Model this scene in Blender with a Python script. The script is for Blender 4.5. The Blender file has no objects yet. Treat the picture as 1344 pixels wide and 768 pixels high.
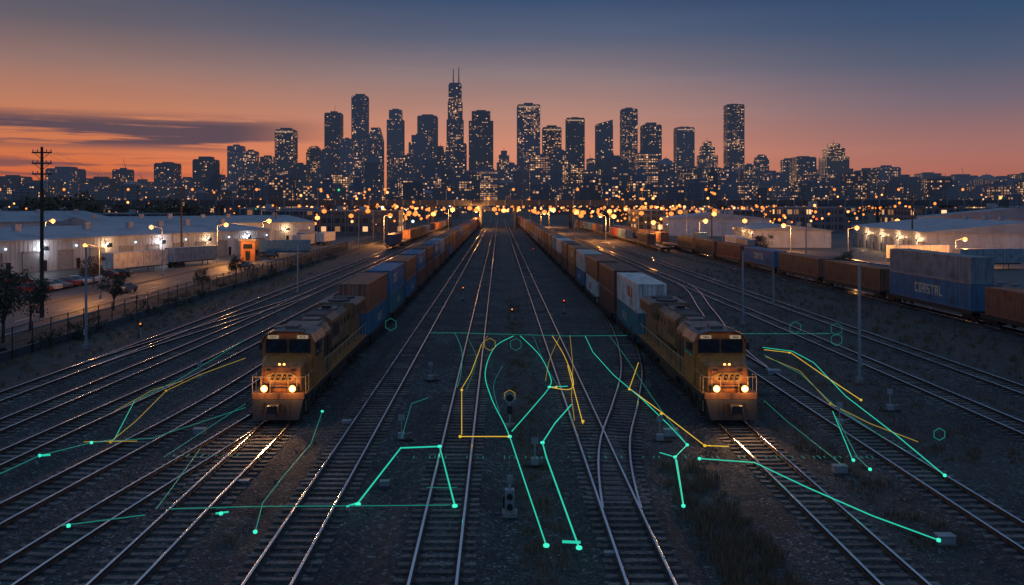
import bpy, math, random
import numpy as np
from mathutils import Vector, Matrix
random.seed(7); np.random.seed(7)
R=random.random; U=random.uniform
scene=bpy.context.scene
scene.view_settings.view_transform='Standard'; scene.view_settings.look='None'; scene.view_settings.exposure=0
H=11.9; F=1100.0
def s2l(c): return tuple(((v/255)/12.92 if v/255<=0.04045 else ((v/255+0.055)/1.055)**2.4) for v in c)+(1,)
# ---------------- node helpers
class NT:
    def __init__(s,nt): s.nt=nt; s.L=nt.links
    def n(s,t,**k):
        x=s.nt.nodes.new(t)
        for a,b in k.items(): setattr(x,a,b)
        return x
    def put(s,sock,v):
        if isinstance(v,bpy.types.NodeSocket): s.L.new(v,sock)
        elif v is not None: sock.default_value=v
    def m(s,op,a,b=None,c=None,clamp=False):
        x=s.n('ShaderNodeMath',operation=op); x.use_clamp=clamp
        s.put(x.inputs[0],a)
        if b is not None: s.put(x.inputs[1],b)
        if c is not None: s.put(x.inputs[2],c)
        return x.outputs[0]
    def ss(s,v,a,b,lo=0.0,hi=1.0):
        x=s.n('ShaderNodeMapRange',interpolation_type='SMOOTHSTEP')
        s.put(x.inputs[0],v)
        if a>b: a,b,lo,hi=b,a,hi,lo
        x.inputs[1].default_value=a;x.inputs[2].default_value=b;x.inputs[3].default_value=lo;x.inputs[4].default_value=hi
        return x.outputs[0]
    def mix(s,f,a,b,mode='MIX'):
        x=s.n('ShaderNodeMix',data_type='RGBA',blend_type=mode)
        s.put(x.inputs[0],f); s.put(x.inputs[6],a); s.put(x.inputs[7],b)
        return x.outputs[2]
    def ramp(s,f,stops):
        x=s.n('ShaderNodeValToRGB'); e=x.color_ramp.elements
        e[0].position=stops[0][0]; e[0].color=stops[0][1]
        e[1].position=stops[-1][0]; e[1].color=stops[-1][1]
        for p,c in stops[1:-1]:
            q=e.new(p); q.color=c
        s.put(x.inputs[0],f); return x.outputs[0]
    def noise(s,vec,scale,detail=4,rough=0.55,out=0):
        x=s.n('ShaderNodeTexNoise'); x.inputs['Scale'].default_value=scale; x.inputs['Detail'].default_value=detail
        x.inputs['Roughness'].default_value=rough
        if vec is not None: s.put(x.inputs['Vector'],vec)
        return x.outputs[out]
    def mapping(s,vec,scale=(1,1,1)):
        x=s.n('ShaderNodeMapping'); s.put(x.inputs[0],vec); x.inputs['Scale'].default_value=scale; return x.outputs[0]
def newmat(name):
    m=bpy.data.materials.new(name); m.use_nodes=True
    t=NT(m.node_tree); b=m.node_tree.nodes['Principled BSDF']; return m,t,b
def C(r,g,b): return (r,g,b,1)
def paint(name,col,rough=0.5,metal=0.0,dirt=0.4,dirtcol=(0.03,0.025,0.02,1),nscale=1.5,streak=True,bump=0.0,rnd=0.15,spec=0.5):
    m,t,b=newmat(name)
    tc=t.n('ShaderNodeTexCoord').outputs['Object']
    n1=t.noise(tc,nscale,6,0.65)
    f=t.ss(n1,0.42,0.72,0,dirt)
    if streak:
        n2=t.noise(t.mapping(tc,(3,3,0.25)),nscale*1.5,4)
        f2=t.ss(n2,0.46,0.72,0,dirt*0.9); f=t.m('MAXIMUM',f,f2)
    oi=t.n('ShaderNodeObjectInfo').outputs['Random']
    br=t.m('MULTIPLY_ADD',oi,rnd*2,1-rnd)
    base=t.mix(1.0,C(*col[:3]),br,'MULTIPLY') if rnd else C(*col[:3])
    c=t.mix(f,base,dirtcol)
    t.put(b.inputs['Base Color'],c)
    t.put(b.inputs['Roughness'],t.m('MULTIPLY_ADD',n1,0.3,rough-0.12))
    b.inputs['Metallic'].default_value=metal
    b.inputs['Specular IOR Level'].default_value=spec
    if bump:
        bp=t.n('ShaderNodeBump'); bp.inputs['Strength'].default_value=bump; bp.inputs['Distance'].default_value=0.02
        t.put(bp.inputs['Height'],t.noise(tc,nscale*12,4)); t.put(b.inputs['Normal'],bp.outputs[0])
    return m
def emis(name,col,st,sample=True):
    m,t,b=newmat(name)
    b.inputs['Base Color'].default_value=(0.02,0.02,0.02,1)
    b.inputs['Emission Color'].default_value=C(*col); b.inputs['Emission Strength'].default_value=st
    if not sample:
        try: m.cycles.emission_sampling='NONE'
        except Exception: pass
    return m
# ---------------- mesh builder
class MB:
    def __init__(s): s.v=[];s.f=[];s.m=[]
    def hexa(s,v8,m=0):
        o=len(s.v); s.v+= [tuple(p) for p in v8]
        for f in ((0,3,2,1),(4,5,6,7),(0,1,5,4),(1,2,6,5),(2,3,7,6),(3,0,4,7)):
            s.f.append(tuple(o+i for i in f)); s.m.append(m)
    def box(s,x0,x1,y0,y1,z0,z1,m=0):
        s.hexa([(x0,y0,z0),(x1,y0,z0),(x1,y1,z0),(x0,y1,z0),(x0,y0,z1),(x1,y0,z1),(x1,y1,z1),(x0,y1,z1)],m)
    def cb(s,c,d,m=0):
        s.box(c[0]-d[0]/2,c[0]+d[0]/2,c[1]-d[1]/2,c[1]+d[1]/2,c[2]-d[2]/2,c[2]+d[2]/2,m)
    def taper(s,x0,x1,y0,y1,z0,z1,ix,iy,m=0):
        s.hexa([(x0,y0,z0),(x1,y0,z0),(x1,y1,z0),(x0,y1,z0),(x0+ix,y0+iy,z1),(x1-ix,y0+iy,z1),(x1-ix,y1-iy,z1),(x0+ix,y1-iy,z1)],m)
    def prism(s,prof,a,b,axis,m=0):
        o=len(s.v);n=len(prof)
        for t in (a,b):
            for p in prof:
                if axis=='y': s.v.append((p[0],t,p[1]))
                elif axis=='x': s.v.append((t,p[0],p[1]))
                else: s.v.append((p[0],p[1],t))
        for i in range(n):
            j=(i+1)%n; s.f.append((o+i,o+j,o+n+j,o+n+i)); s.m.append(m)
        s.f.append(tuple(o+i for i in range(n))[::-1]); s.m.append(m)
        s.f.append(tuple(o+n+i for i in range(n))); s.m.append(m)
    def cyl(s,p0,p1,r,n=8,m=0,r1=None):
        p0=Vector(p0);p1=Vector(p1); d=(p1-p0).normalized()
        a=d.orthogonal().normalized(); b=d.cross(a); r1=r if r1 is None else r1
        o=len(s.v)
        for p,q in ((p0,r),(p1,r1)):
            for i in range(n):
                t=2*math.pi*i/n; s.v.append(tuple(p+(a*math.cos(t)+b*math.sin(t))*q))
        for i in range(n):
            j=(i+1)%n; s.f.append((o+i,o+j,o+n+j,o+n+i)); s.m.append(m)
        s.f.append(tuple(o+i for i in range(n))[::-1]); s.m.append(m)
        s.f.append(tuple(o+n+i for i in range(n))); s.m.append(m)
    def octa(s,c,r,m=0,rz=None):
        rz=rz or r; n=6;o=len(s.v)
        s.v.append((c[0],c[1],c[2]-rz))
        for k,zz in ((0.87,-0.5),(0.87,0.5)):
            for i in range(n):
                t=2*math.pi*i/n; s.v.append((c[0]+math.cos(t)*r*k,c[1]+math.sin(t)*r*k,c[2]+zz*rz))
        s.v.append((c[0],c[1],c[2]+rz))
        for i in range(n):
            j=(i+1)%n
            s.f.append((o,o+1+j,o+1+i));s.f.append((o+1+i,o+1+j,o+7+j,o+7+i));s.f.append((o+7+i,o+7+j,o+13)); s.m+=[m]*3
    def build(s,name,mats,parent=None,loc=(0,0,0),rot=0,bevel=0,smooth=False):
        me=bpy.data.meshes.new(name); me.from_pydata(s.v,[],s.f)
        for x in mats: me.materials.append(x)
        me.polygons.foreach_set('material_index',s.m)
        if smooth: me.polygons.foreach_set('use_smooth',[True]*len(s.f))
        me.update()
        return addobj(name,me,parent,loc,rot,bevel)
def addobj(name,me,parent=None,loc=(0,0,0),rot=0,bevel=0):
    o=bpy.data.objects.new(name,me); scene.collection.objects.link(o)
    o.location=loc; o.rotation_euler=(0,0,rot)
    if parent: o.parent=parent
    if bevel:
        b=o.modifiers.new('bevel','BEVEL'); b.width=bevel; b.segments=2; b.limit_method='ANGLE'; b.angle_limit=math.radians(40)
    return o
def empty(name,loc=(0,0,0),rot=0):
    e=bpy.data.objects.new(name,None); scene.collection.objects.link(e); e.location=loc; e.rotation_euler=(0,0,rot); e.empty_display_size=0.5
    return e
def lamp(name,kind,loc,power,col,parent=None,radius=0.2,rot=None,spot=None):
    l=bpy.data.lights.new(name,kind); l.energy=power; l.color=col
    if kind!='SUN': l.shadow_soft_size=radius
    if spot: l.spot_size=spot; l.spot_blend=0.6
    o=bpy.data.objects.new(name,l); scene.collection.objects.link(o); o.location=loc
    if rot: o.rotation_euler=rot
    if parent: o.parent=parent
    return o
def text(name,s,mat,size,mtx,parent):
    c=bpy.data.curves.new(name,'FONT'); c.body=s; c.size=size; c.align_x='CENTER'; c.align_y='CENTER'; c.extrude=0.004; c.offset=size*0.012
    c.materials.append(mat); o=bpy.data.objects.new(name,c); scene.collection.objects.link(o); o.parent=parent; o.matrix_local=mtx
    return o
def G(px,py,z=0.0):
    Y=F*(H-z)/(py-270.0); return ((px-655)*Y/F,Y,z)
# ---------------- camera
cam=bpy.data.cameras.new('camera'); co=bpy.data.objects.new('camera',cam); scene.collection.objects.link(co)
co.location=(0,0,H); co.rotation_euler=(math.radians(90),0,0)
cam.lens=F/1344*36; cam.sensor_width=36; cam.shift_x=17/1344; cam.shift_y=-114/1344; cam.clip_start=0.5; cam.clip_end=60000
scene.camera=co
# ---------------- world
w=bpy.data.worlds.new('World'); scene.world=w; w.use_nodes=True
t=NT(w.node_tree); bg=w.node_tree.nodes['Background']; outw=w.node_tree.nodes['World Output']
d=t.n('ShaderNodeTexCoord').outputs['Generated']
sp=t.n('ShaderNodeSeparateXYZ'); t.put(sp.inputs[0],d); X,Y,Z=sp.outputs
zs=[0,0.03,0.064,0.108,0.153,0.196,0.24,0.42,1.0]
def rp(cols): return t.ramp(Z,[(z,s2l(c)) for z,c in zip(zs,cols)])
left=rp([(206,84,36),(228,104,42),(232,124,62),(212,134,94),(158,120,108),(106,96,104),(64,76,98),(84,106,138),(100,130,166)])
right=rp([(160,88,68),(186,104,80),(178,116,104),(128,108,118),(80,92,118),(46,76,112),(28,58,98),(72,98,134),(100,130,166)])
mid=rp([(220,124,78),(236,140,92),(230,146,112),(200,144,124),(148,126,126),(92,100,124),(48,74,110),(80,104,138),(100,130,166)])
back=rp([(84,104,142),(84,108,148),(84,110,150),(84,110,152),(84,110,152),(84,110,152),(86,112,154),(92,120,160),(100,130,166)])
c=t.mix(t.ss(X,-0.5,0.05),left,mid); c=t.mix(t.ss(X,0.02,0.52),c,right)
nz=t.noise(t.mapping(d,(2.0,2.0,40)),1.6,7,0.58)
cl=t.ss(nz,0.40,0.50); band=t.m('MULTIPLY',t.ss(Z,0.056,0.070),t.ss(Z,0.106,0.088)); lf=t.ss(X,-0.17,-0.31)
cm=t.m('MULTIPLY',t.m('MULTIPLY',cl,band),lf)
band2=t.m('MULTIPLY',t.ss(Z,0.022,0.036),t.ss(Z,0.060,0.05)); cl2=t.ss(t.noise(t.mapping(d,(3,3,60)),2.3,5),0.46,0.58)
cm2=t.m('MULTIPLY',t.m('MULTIPLY',cl2,band2),t.ss(X,-0.30,-0.44))
cm=t.m('MAXIMUM',cm,t.m('MULTIPLY',cm2,0.75))
c=t.mix(t.m('MULTIPLY',cm,0.92),c,s2l((66,58,76)))
soft=t.ss(t.noise(t.mapping(d,(1.5,1.5,14)),1.3,5),0.4,0.75,0.95,1.07)
c=t.mix(1.0,c,soft,'MULTIPLY')
c=t.mix(t.ss(Y,0.25,-0.45),c,back)
sky=t.n('ShaderNodeTexSky',sky_type='NISHITA'); sky.sun_disc=False; sky.sun_elevation=math.radians(1.0); sky.sun_rotation=math.radians(-26)
sk=t.mix(1.0,sky.outputs[0],C(0.0008,0.0008,0.0008),'MULTIPLY')
c=t.mix(1.0,c,sk,'ADD')
t.put(bg.inputs[0],c); bg.inputs[1].default_value=1.0
sun=lamp('sun','SUN',(-300,600,60),0.10,(1.0,0.55,0.3)); sun.data.angle=math.radians(3)
dv=Vector((math.sin(math.radians(-26)),math.cos(math.radians(-26)),math.tan(math.radians(2.5))))
sun.rotation_euler=dv.to_track_quat('Z','Y').to_euler()
# thin evening haze between yard and city (homogeneous medium)
m=bpy.data.materials.new('evening_haze'); m.use_nodes=True; nt=m.node_tree; nt.nodes.clear(); t=NT(nt)
out=t.n('ShaderNodeOutputMaterial'); va=t.n('ShaderNodeVolumeAbsorption'); va.inputs['Color'].default_value=C(0,0,0); va.inputs['Density'].default_value=8e-5
ve=t.n('ShaderNodeEmission'); ve.inputs['Color'].default_value=C(0.60,0.70,1.0); ve.inputs['Strength'].default_value=8e-5*0.17  # bluish self-glow stands in for skylight scattered by the haze
ad=t.n('ShaderNodeAddShader'); t.put(ad.inputs[0],va.outputs[0]); t.put(ad.inputs[1],ve.outputs[0]); t.put(out.inputs['Volume'],ad.outputs[0])
mb=MB(); mb.box(-4000,4000,300,2900,-1.5,560); mb.build('haze',[m])
# ---------------- materials
STEEL,tt,bb=newmat('rail_steel'); bb.inputs['Metallic'].default_value=1; bb.inputs['Base Color'].default_value=C(0.95,0.96,0.98)
tcn=tt.n('ShaderNodeNewGeometry').outputs['Position']; nn=tt.noise(tcn,0.8,4); tt.put(bb.inputs['Roughness'],tt.ss(nn,0.3,0.7,0.12,0.30))
RUST=paint('rusty_rail_web',(0.07,0.04,0.03),0.6,0.3,0.3,rnd=0)
def sleeper_mat(name,c1,c2):
    m,t,b=newmat(name); g=t.n('ShaderNodeNewGeometry'); r=g.outputs['Random Per Island']
    n=t.noise(g.outputs['Position'],6,5); n2=t.noise(g.outputs['Position'],0.35,3)
    c=t.mix(r,c1,c2); c=t.mix(t.ss(n,0.35,0.7,0,0.7),c,C(0.025,0.022,0.02)); c=t.mix(t.ss(n2,0.42,0.66,0,0.7),c,C(0.04,0.038,0.038))
    t.put(b.inputs['Base Color'],c); b.inputs['Roughness'].default_value=0.75
    bp=t.n('ShaderNodeBump'); bp.inputs['Strength'].default_value=0.6; bp.inputs['Distance'].default_value=0.02
    t.put(bp.inputs['Height'],n); t.put(b.inputs['Normal'],bp.outputs[0]); return m
SLEEP=sleeper_mat('weathered_sleeper',C(0.09,0.073,0.064),C(0.24,0.205,0.185))
# ballast
BAL,t,b=newmat('ballast_gravel')
g=t.n('ShaderNodeNewGeometry').outputs['Position']
v=t.n('ShaderNodeTexVoronoi'); v.inputs['Scale'].default_value=13; t.put(v.inputs['Vector'],g)
v2=t.n('ShaderNodeTexVoronoi'); v2.inputs['Scale'].default_value=6; t.put(v2.inputs['Vector'],g)
sc=t.n('ShaderNodeSeparateColor'); t.put(sc.inputs[0],v.outputs['Color']); 
sc2=t.n('ShaderNodeSeparateColor'); t.put(sc2.inputs[0],v2.outputs['Color'])
val=t.m('MULTIPLY_ADD',sc.outputs[0],0.6,t.m('MULTIPLY',sc2.outputs[0],0.4))
c=t.ramp(val,[(0.1,C(0.012,0.015,0.017)),(0.5,C(0.032,0.038,0.042)),(0.78,C(0.075,0.084,0.09)),(1,C(0.34,0.35,0.35))])
big=t.noise(g,0.12,6,0.6); c=t.mix(1.0,c,t.ss(big,0.3,0.7,0.55,1.35),'MULTIPLY')
at=t.n('ShaderNodeAttribute',attribute_name='earth'); er=at.outputs['Fac']
en=t.noise(g,1.4,6,0.7); ef=t.m('MULTIPLY',er,t.ss(en,0.36,0.6)); 
ec=t.mix(t.noise(g,9,4),C(0.035,0.027,0.022),C(0.125,0.09,0.068))
c=t.mix(ef,c,ec); t.put(b.inputs['Base Color'],c); b.inputs['Roughness'].default_value=0.8
bp=t.n('ShaderNodeBump'); bp.inputs['Strength'].default_value=1.0; bp.inputs['Distance'].default_value=0.09
t.put(bp.inputs['Height'],t.m('ADD',v.outputs['Distance'],v2.outputs['Distance'])); t.put(b.inputs['Normal'],bp.outputs[0])
# ground
GRD,t,b=newmat('ground_soil'); g=t.n('ShaderNodeNewGeometry').outputs['Position']
n1=t.noise(g,0.03,7,0.65); n2=t.noise(g,1.2,6,0.7)
c=t.mix(t.ss(n1,0.38,0.62),C(0.03,0.034,0.028),C(0.07,0.06,0.05)); c=t.mix(1.0,c,t.ss(n2,0.3,0.7,0.55,1.3),'MULTIPLY')
t.put(b.inputs['Base Color'],c); b.inputs['Roughness'].default_value=0.95
ASPH=paint('asphalt',(0.06,0.06,0.063),0.6,0,0.35,nscale=0.3,streak=False,rnd=0,bump=0.3)
WHITEL=paint('road_paint',(0.6,0.6,0.58),0.7,0,0.5,nscale=3,streak=False,rnd=0)
KERB=paint('concrete',(0.27,0.26,0.25),0.85,0,0.35,rnd=0.1)
DCON=paint('sooty_concrete',(0.085,0.09,0.10),0.85,0,0.5,rnd=0.1,nscale=0.3)
STONE,t,b=newmat('loose_ballast_stone'); r=t.n('ShaderNodeNewGeometry').outputs['Random Per Island']
t.put(b.inputs['Base Color'],t.ramp(r,[(0,C(0.03,0.033,0.036)),(0.7,C(0.09,0.095,0.10)),(1,C(0.30,0.29,0.28))])); b.inputs['Roughness'].default_value=0.8
ORANGE=paint('orange_locomotive_paint',(0.46,0.165,0.03),0.38,0,0.8,dirtcol=C(0.06,0.032,0.02),nscale=1.5,rnd=0.05)
TAN=paint('faded_orange_paint',(0.27,0.13,0.055),0.45,0,0.85,dirtcol=C(0.035,0.03,0.027),nscale=1.0,rnd=0.05)
ROOFP=paint('sooty_roof_paint',(0.12,0.10,0.095),0.42,0,0.7,nscale=1.3,rnd=0.05)
DARK=paint('dark_undercarriage',(0.03,0.028,0.026),0.6,0.2,0.3,rnd=0)
GRILL=paint('dark_grille',(0.02,0.02,0.022),0.5,0.3,0.1,rnd=0)
RAILP=paint('handrail_paint',(0.5,0.36,0.18),0.5,0,0.3,rnd=0)
CREAM=paint('cream_lettering',(0.62,0.55,0.42),0.5,0,0.5,rnd=0,nscale=4)
YELP=paint('yellow_emblem_paint',(0.62,0.33,0.05),0.45,0,0.5,rnd=0,nscale=3)
BLACKP=paint('black_paint',(0.015,0.015,0.017),0.4,0,0.1,rnd=0)
REDP=paint('red_lettering',(0.5,0.06,0.03),0.5,0,0.3,rnd=0)
GLASS,t,b=newmat('dark_window_glass'); b.inputs['Base Color'].default_value=C(0.015,0.02,0.028); b.inputs['Roughness'].default_value=0.06; b.inputs['Specular IOR Level'].default_value=0.9
HEADL=emis('headlight_warm',(1.0,0.42,0.10),4); HEADC=emis('headlight_core',(1.0,0.72,0.4),12)
NUMB=emis('number_board_lit',(1.0,0.75,0.5),0.25)
GALV=paint('galvanised_steel',(0.30,0.33,0.35),0.5,0.3,0.25,rnd=0.1)
WOODP=paint('creosote_pole_wood',(0.05,0.035,0.025),0.9,0,0.3,rnd=0.1)
SIDING=paint('white_metal_siding',(0.48,0.50,0.52),0.5,0,0.35,nscale=0.3,rnd=0.1)
ROOFW=paint('warehouse_roof',(0.26,0.29,0.33),0.55,0,0.4,nscale=0.15,streak=False,rnd=0.12)
DOORP=paint('roller_door',(0.30,0.33,0.36),0.5,0,0.3,rnd=0.2)
SODIUM=emis('sodium_lamp',(1.0,0.27,0.045),1.7,False)
SODB=emis('bright_sodium_lamp',(1.0,0.36,0.09),3.2,False)
WARMW=emis('warm_white_lamp',(1.0,0.50,0.20),2.0,False)
COOLW=emis('cool_white_lamp',(0.7,0.88,1.0),2.2,False)
REDL=emis('red_signal_lamp',(1.0,0.08,0.03),2,False); GREENL=emis('green_signal_lamp',(0.05,0.9,0.3),1.0,False)
CROWN=emis('lit_crown_glass',(1.0,0.62,0.38),0.42,False)
ccol={'brown':(0.19,0.07,0.042),'rust':(0.31,0.10,0.045),'orange':(0.44,0.16,0.055),'blue':(0.05,0.17,0.29),'teal':(0.05,0.18,0.21),'white':(0.56,0.53,0.49),
 'gray':(0.25,0.29,0.32),'red':(0.32,0.05,0.035),'green':(0.05,0.15,0.12),'navy':(0.035,0.08,0.17)}
CM={k:paint(k+'_container_paint',v,0.5,0,0.65,nscale=0.8,rnd=0.2,dirtcol=C(0.05,0.032,0.024)) for k,v in ccol.items()}
def tower_mat(name,wall,glass,frac,st,cw=5.0,ch=4.0,warm=(1.0,0.40,0.13)):
    m,t,b=newmat(name); g=t.n('ShaderNodeNewGeometry'); s=t.n('ShaderNodeSeparateXYZ'); t.put(s.inputs[0],g.outputs['Position'])
    sn=t.n('ShaderNodeSeparateXYZ'); t.put(sn.inputs[0],g.outputs['Normal']); vert=t.m('LESS_THAN',t.m('ABSOLUTE',sn.outputs[2]),0.5)
    rnd=t.n('ShaderNodeObjectInfo').outputs['Random']
    u=t.m('DIVIDE',t.m('ADD',s.outputs[0],s.outputs[1]),cw); v=t.m('DIVIDE',s.outputs[2],ch)
    def wn(a,b_,k):
        cx=t.n('ShaderNodeCombineXYZ'); t.put(cx.inputs[0],a); t.put(cx.inputs[1],b_); t.put(cx.inputs[2],t.m('MULTIPLY_ADD',rnd,91.0,k))
        x=t.n('ShaderNodeTexWhiteNoise',noise_dimensions='3D'); t.put(x.inputs[0],cx.outputs[0]); return x
    fu=t.m('FLOOR',u); fv=t.m('FLOOR',v)
    a=wn(fu,fv,0.5); c2=wn(t.m('FLOOR',t.m('DIVIDE',u,5)),fv,3.5); c3=wn(t.m('FLOOR',t.m('DIVIDE',u,7)),t.m('FLOOR',t.m('DIVIDE',v,9)),7.5)
    th=t.m('MULTIPLY',t.m('MULTIPLY',c2.outputs[0],c3.outputs[0]),frac*3.2)
    lit=t.m('LESS_THAN',a.outputs[0],th)
    mu=t.m('LESS_THAN',t.m('ABSOLUTE',t.m('SUBTRACT',t.m('FRACT',u),0.5)),0.36); mv=t.m('LESS_THAN',t.m('ABSOLUTE',t.m('SUBTRACT',t.m('FRACT',v),0.5)),0.30)
    msk=t.m('MULTIPLY',t.m('MULTIPLY',mu,mv),vert)
    br=wn(fv,fu,11.5)
    e=t.m('MULTIPLY',t.m('MULTIPLY',lit,msk),st)
    e=t.m('MULTIPLY',e,t.m('MULTIPLY_ADD',t.m('POWER',br.outputs[0],3.0),1.5,0.25))
    t.put(b.inputs['Emission Strength'],e)
    t.put(b.inputs['Emission Color'],t.mix(t.m('MULTIPLY',br.outputs[0],0.5),C(*warm),C(1.0,0.68,0.38)))
    tint=t.m('MULTIPLY_ADD',rnd,0.9,0.55)
    t.put(b.inputs['Base Color'],t.mix(1.0,t.mix(msk,C(*wall),C(*glass)),tint,'MULTIPLY'))
    t.put(b.inputs['Roughness'],t.m('MULTIPLY_ADD',msk,-0.4,0.65))
    try: m.cycles.emission_sampling='NONE'
    except Exception: pass
    return m
TLO=tower_mat('glass_tower_facade_dim',(0.08,0.11,0.16),(0.035,0.05,0.08),0.14,0.95,4.0,3.6)  # wall kept hazy blue: distance haze is put into the colour
TMD=tower_mat('glass_tower_facade',(0.075,0.10,0.145),(0.035,0.05,0.08),0.38,1.0,4.2,3.8)  # same distance haze mixed into the wall blue
THI=tower_mat('lit_tower_facade',(0.10,0.10,0.12),(0.05,0.06,0.08),1.2,0.95,5.0,4.5)
TLW=tower_mat('lowrise_facade',(0.12,0.125,0.14),(0.04,0.05,0.06),0.22,0.9,3.0,3.6)
TSTONE=tower_mat('stone_tower_facade',(0.12,0.11,0.12),(0.04,0.05,0.07),0.42,0.9,4.0,3.8)
MULL=paint('facade_mullion',(0.08,0.10,0.145),0.6,0.1,0.1,rnd=0.3)
# ---------------- tracks
def cr(pts):
    ys=np.array([p[0] for p in pts],float); xs=np.array([p[1] for p in pts],float)
    def f(y):
        y=np.asarray(y,float); i=np.clip(np.searchsorted(ys,y)-1,0,len(ys)-2)
        t=np.clip((y-ys[i])/(ys[i+1]-ys[i]),0,1)
        m=np.gradient(xs,ys); h=ys[i+1]-ys[i]
        return (2*t**3-3*t**2+1)*xs[i]+(t**3-2*t**2+t)*h*m[i]+(-2*t**3+3*t**2)*xs[i+1]+(t**3-t**2)*h*m[i+1]
    return f
tracks=[]
def T(pts,y0=14,y1=760): tracks.append((cr(pts),y0,y1))
def K(x): T([(0,x),(900,x)])
K(-2.1);K(-7.3);K(-12.2);K(4.8);K(12.8);K(19.0);K(28.2);K(34.0)
T([(14,-17.0),(30,-15.7),(44,-13.9),(58,-12.5),(66,-12.2),(70,-12.2)],14,66)
T([(10,-21.5),(30,-19.6),(50,-17.6),(75,-17.0),(120,-17),(900,-17)])
T([(20,-25),(40,-23.6),(60,-22.2),(90,-21.5),(140,-21.5),(900,-21.5)])
T([(20,-28.5),(45,-27.2),(80,-26),(120,-25.7),(900,-25.7)])
T([(20,-32.5),(60,-31.0),(130,-30.2),(900,-30)])
T([(60,-31.0),(64,-30.8),(85,-28.6),(108,-26.1),(115,-25.9)],62,112)
T([(80,-17.1),(84,-17.2),(105,-19.3),(126,-21.4),(132,-21.5)],82,128)
T([(20,4.8),(33,4.85),(42,5.8),(50,7.5),(60,9.5),(70,10.8),(86,12.1),(104,12.8),(112,12.8)],33,106)
T([(60,19.0),(64,19.2),(95,23.6),(126,28.0),(132,28.2)],62,128)
K(49.2); T([(100,49.2),(130,47),(190,43.6),(260,43),(900,43)],112,760)
for idx,(f,y0,y1) in enumerate(tracks):
    mb=MB()
    ye=min(y1,330); y=y0+0.1*idx
    while y<ye:
        x=float(f(y)); dx=float(f(y+0.3)-f(y-0.3))/0.6
        L=1.3+U(-0.03,0.05); w=0.125; z1=-0.165+U(-0.008,0.008)-0.0015*(idx%5); z0=z1-0.16; sk=U(-0.015,0.015)
        a=(-dx+sk)
        p=[(x-L,y-w-L*a),(x+L,y-w+L*a),(x+L,y+w+L*a),(x-L,y+w-L*a)]
        mb.hexa([(q[0],q[1],z0) for q in p]+[(q[0],q[1],z1) for q in p],2)
        if y<110:
            for sgn in (-1,1):
                mb.cb((x+sgn*0.755,y+sgn*0.755*a,z1+0.008),(0.36,0.17,0.03),1)
        y+=0.62 if y<150 else 0.9
    st=2.0 if idx>7 else 8.0
    ys=list(np.arange(y0,min(y1,220),st))+list(np.arange(min(y1,220),y1+0.1,20)) if y1>220 else list(np.arange(y0,y1+0.1,st))
    prof=[(-0.046,-0.006,0),(-0.03,0,0),(0.03,0,0),(0.046,-0.006,0),(0.042,-0.04,1),(0.012,-0.05,1),(0.012,-0.13,1),(0.07,-0.155,1),(-0.07,-0.155,1),(-0.012,-0.13,1),(-0.012,-0.05,1),(-0.042,-0.04,1)]
    for sgn in (-1,1):
        o=len(mb.v); n=len(prof)
        for y in ys:
            x=float(f(y))+sgn*0.755
            for p in prof: mb.v.append((x+p[0],float(y),p[1]-0.0012*(idx%7)))
        for k in range(len(ys)-1):
            for i in range(n):
                j=(i+1)%n; mb.f.append((o+k*n+i,o+k*n+j,o+(k+1)*n+j,o+(k+1)*n+i)); mb.m.append(0 if i in(0,1,2,3,11) else 1)
    mb.build('railway_track',[STEEL,RUST,SLEEP])
# yard ballast sheet
xs=np.concatenate([np.arange(-37,37.5,0.25),np.arange(37.5,54.1,0.5)])
ys=np.concatenate([np.arange(12,62,0.5),np.arange(62,200,2),np.arange(200,800,12)])
XX,YY=np.meshgrid(xs,ys); D=np.full(XX.shape,9.0)
for f,y0,y1 in tracks:
    cx=f(ys)[:,None]; dd=np.abs(XX-cx); dd[(ys<y0-1)|(ys>y1+1),:]=9; D=np.minimum(D,dd)
tt_=np.clip((D-1.45)/0.9,0,1); tt_=tt_*tt_*(3-2*tt_)
ZZ=-0.225-0.2*tt_+np.random.randn(*XX.shape)*0.014*(YY<70)
low=sum(np.sin(XX*a+b)*np.sin(YY*c_+d_) for a,b,c_,d_ in ((0.7,1,0.31,2),(1.9,0.3,1.1,1.2),(0.33,2,0.12,0)))*0.022
ZZ+=low*tt_
edge=np.clip((np.abs(XX-8.5)-43.5)/2,0,1); ZZ-=edge*0.35
nx=len(xs);ny=len(ys)
me=bpy.data.meshes.new('ballast'); verts=np.stack([XX,YY,ZZ],-1).reshape(-1,3)
idx=np.arange(nx*ny).reshape(ny,nx); fc=np.stack([idx[:-1,:-1],idx[:-1,1:],idx[1:,1:],idx[1:,:-1]],-1).reshape(-1,4)
me.from_pydata(verts.tolist(),[],fc.tolist()); me.materials.append(BAL)
def win(x,a,b,s=0.8): return np.clip((x-a)/s,0,1)*np.clip((b-x)/s,0,1)
E=win(XX,0.4,2.9)*0.9+win(XX,7.2,10.6)*0.55*(YY<60)+win(XX,15,17.4)*0.8+win(XX,20.8,26.4)*0.6+win(XX,30,32.4)*0.7+win(XX,36,47)*1.0+win(XX,-60,-33)*1.0+win(XX,-11,-9)*0.25
E=np.clip(E,0,1)*np.clip((D-1.2)/0.5,0,1)+0.06
a_=me.attributes.new('earth','FLOAT','POINT'); a_.data.foreach_set('value',E.reshape(-1).astype(np.float32))
me.polygons.foreach_set('use_smooth',[True]*len(fc)); addobj('ballast_ground',me)
mb=MB(); mb.v=[(-16000,-200,-0.56),(16000,-200,-0.56),(16000,30000,-0.56),(-16000,30000,-0.56)]; mb.f=[(0,1,2,3)]; mb.m=[0]; mb.build('ground',[GRD])
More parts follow.
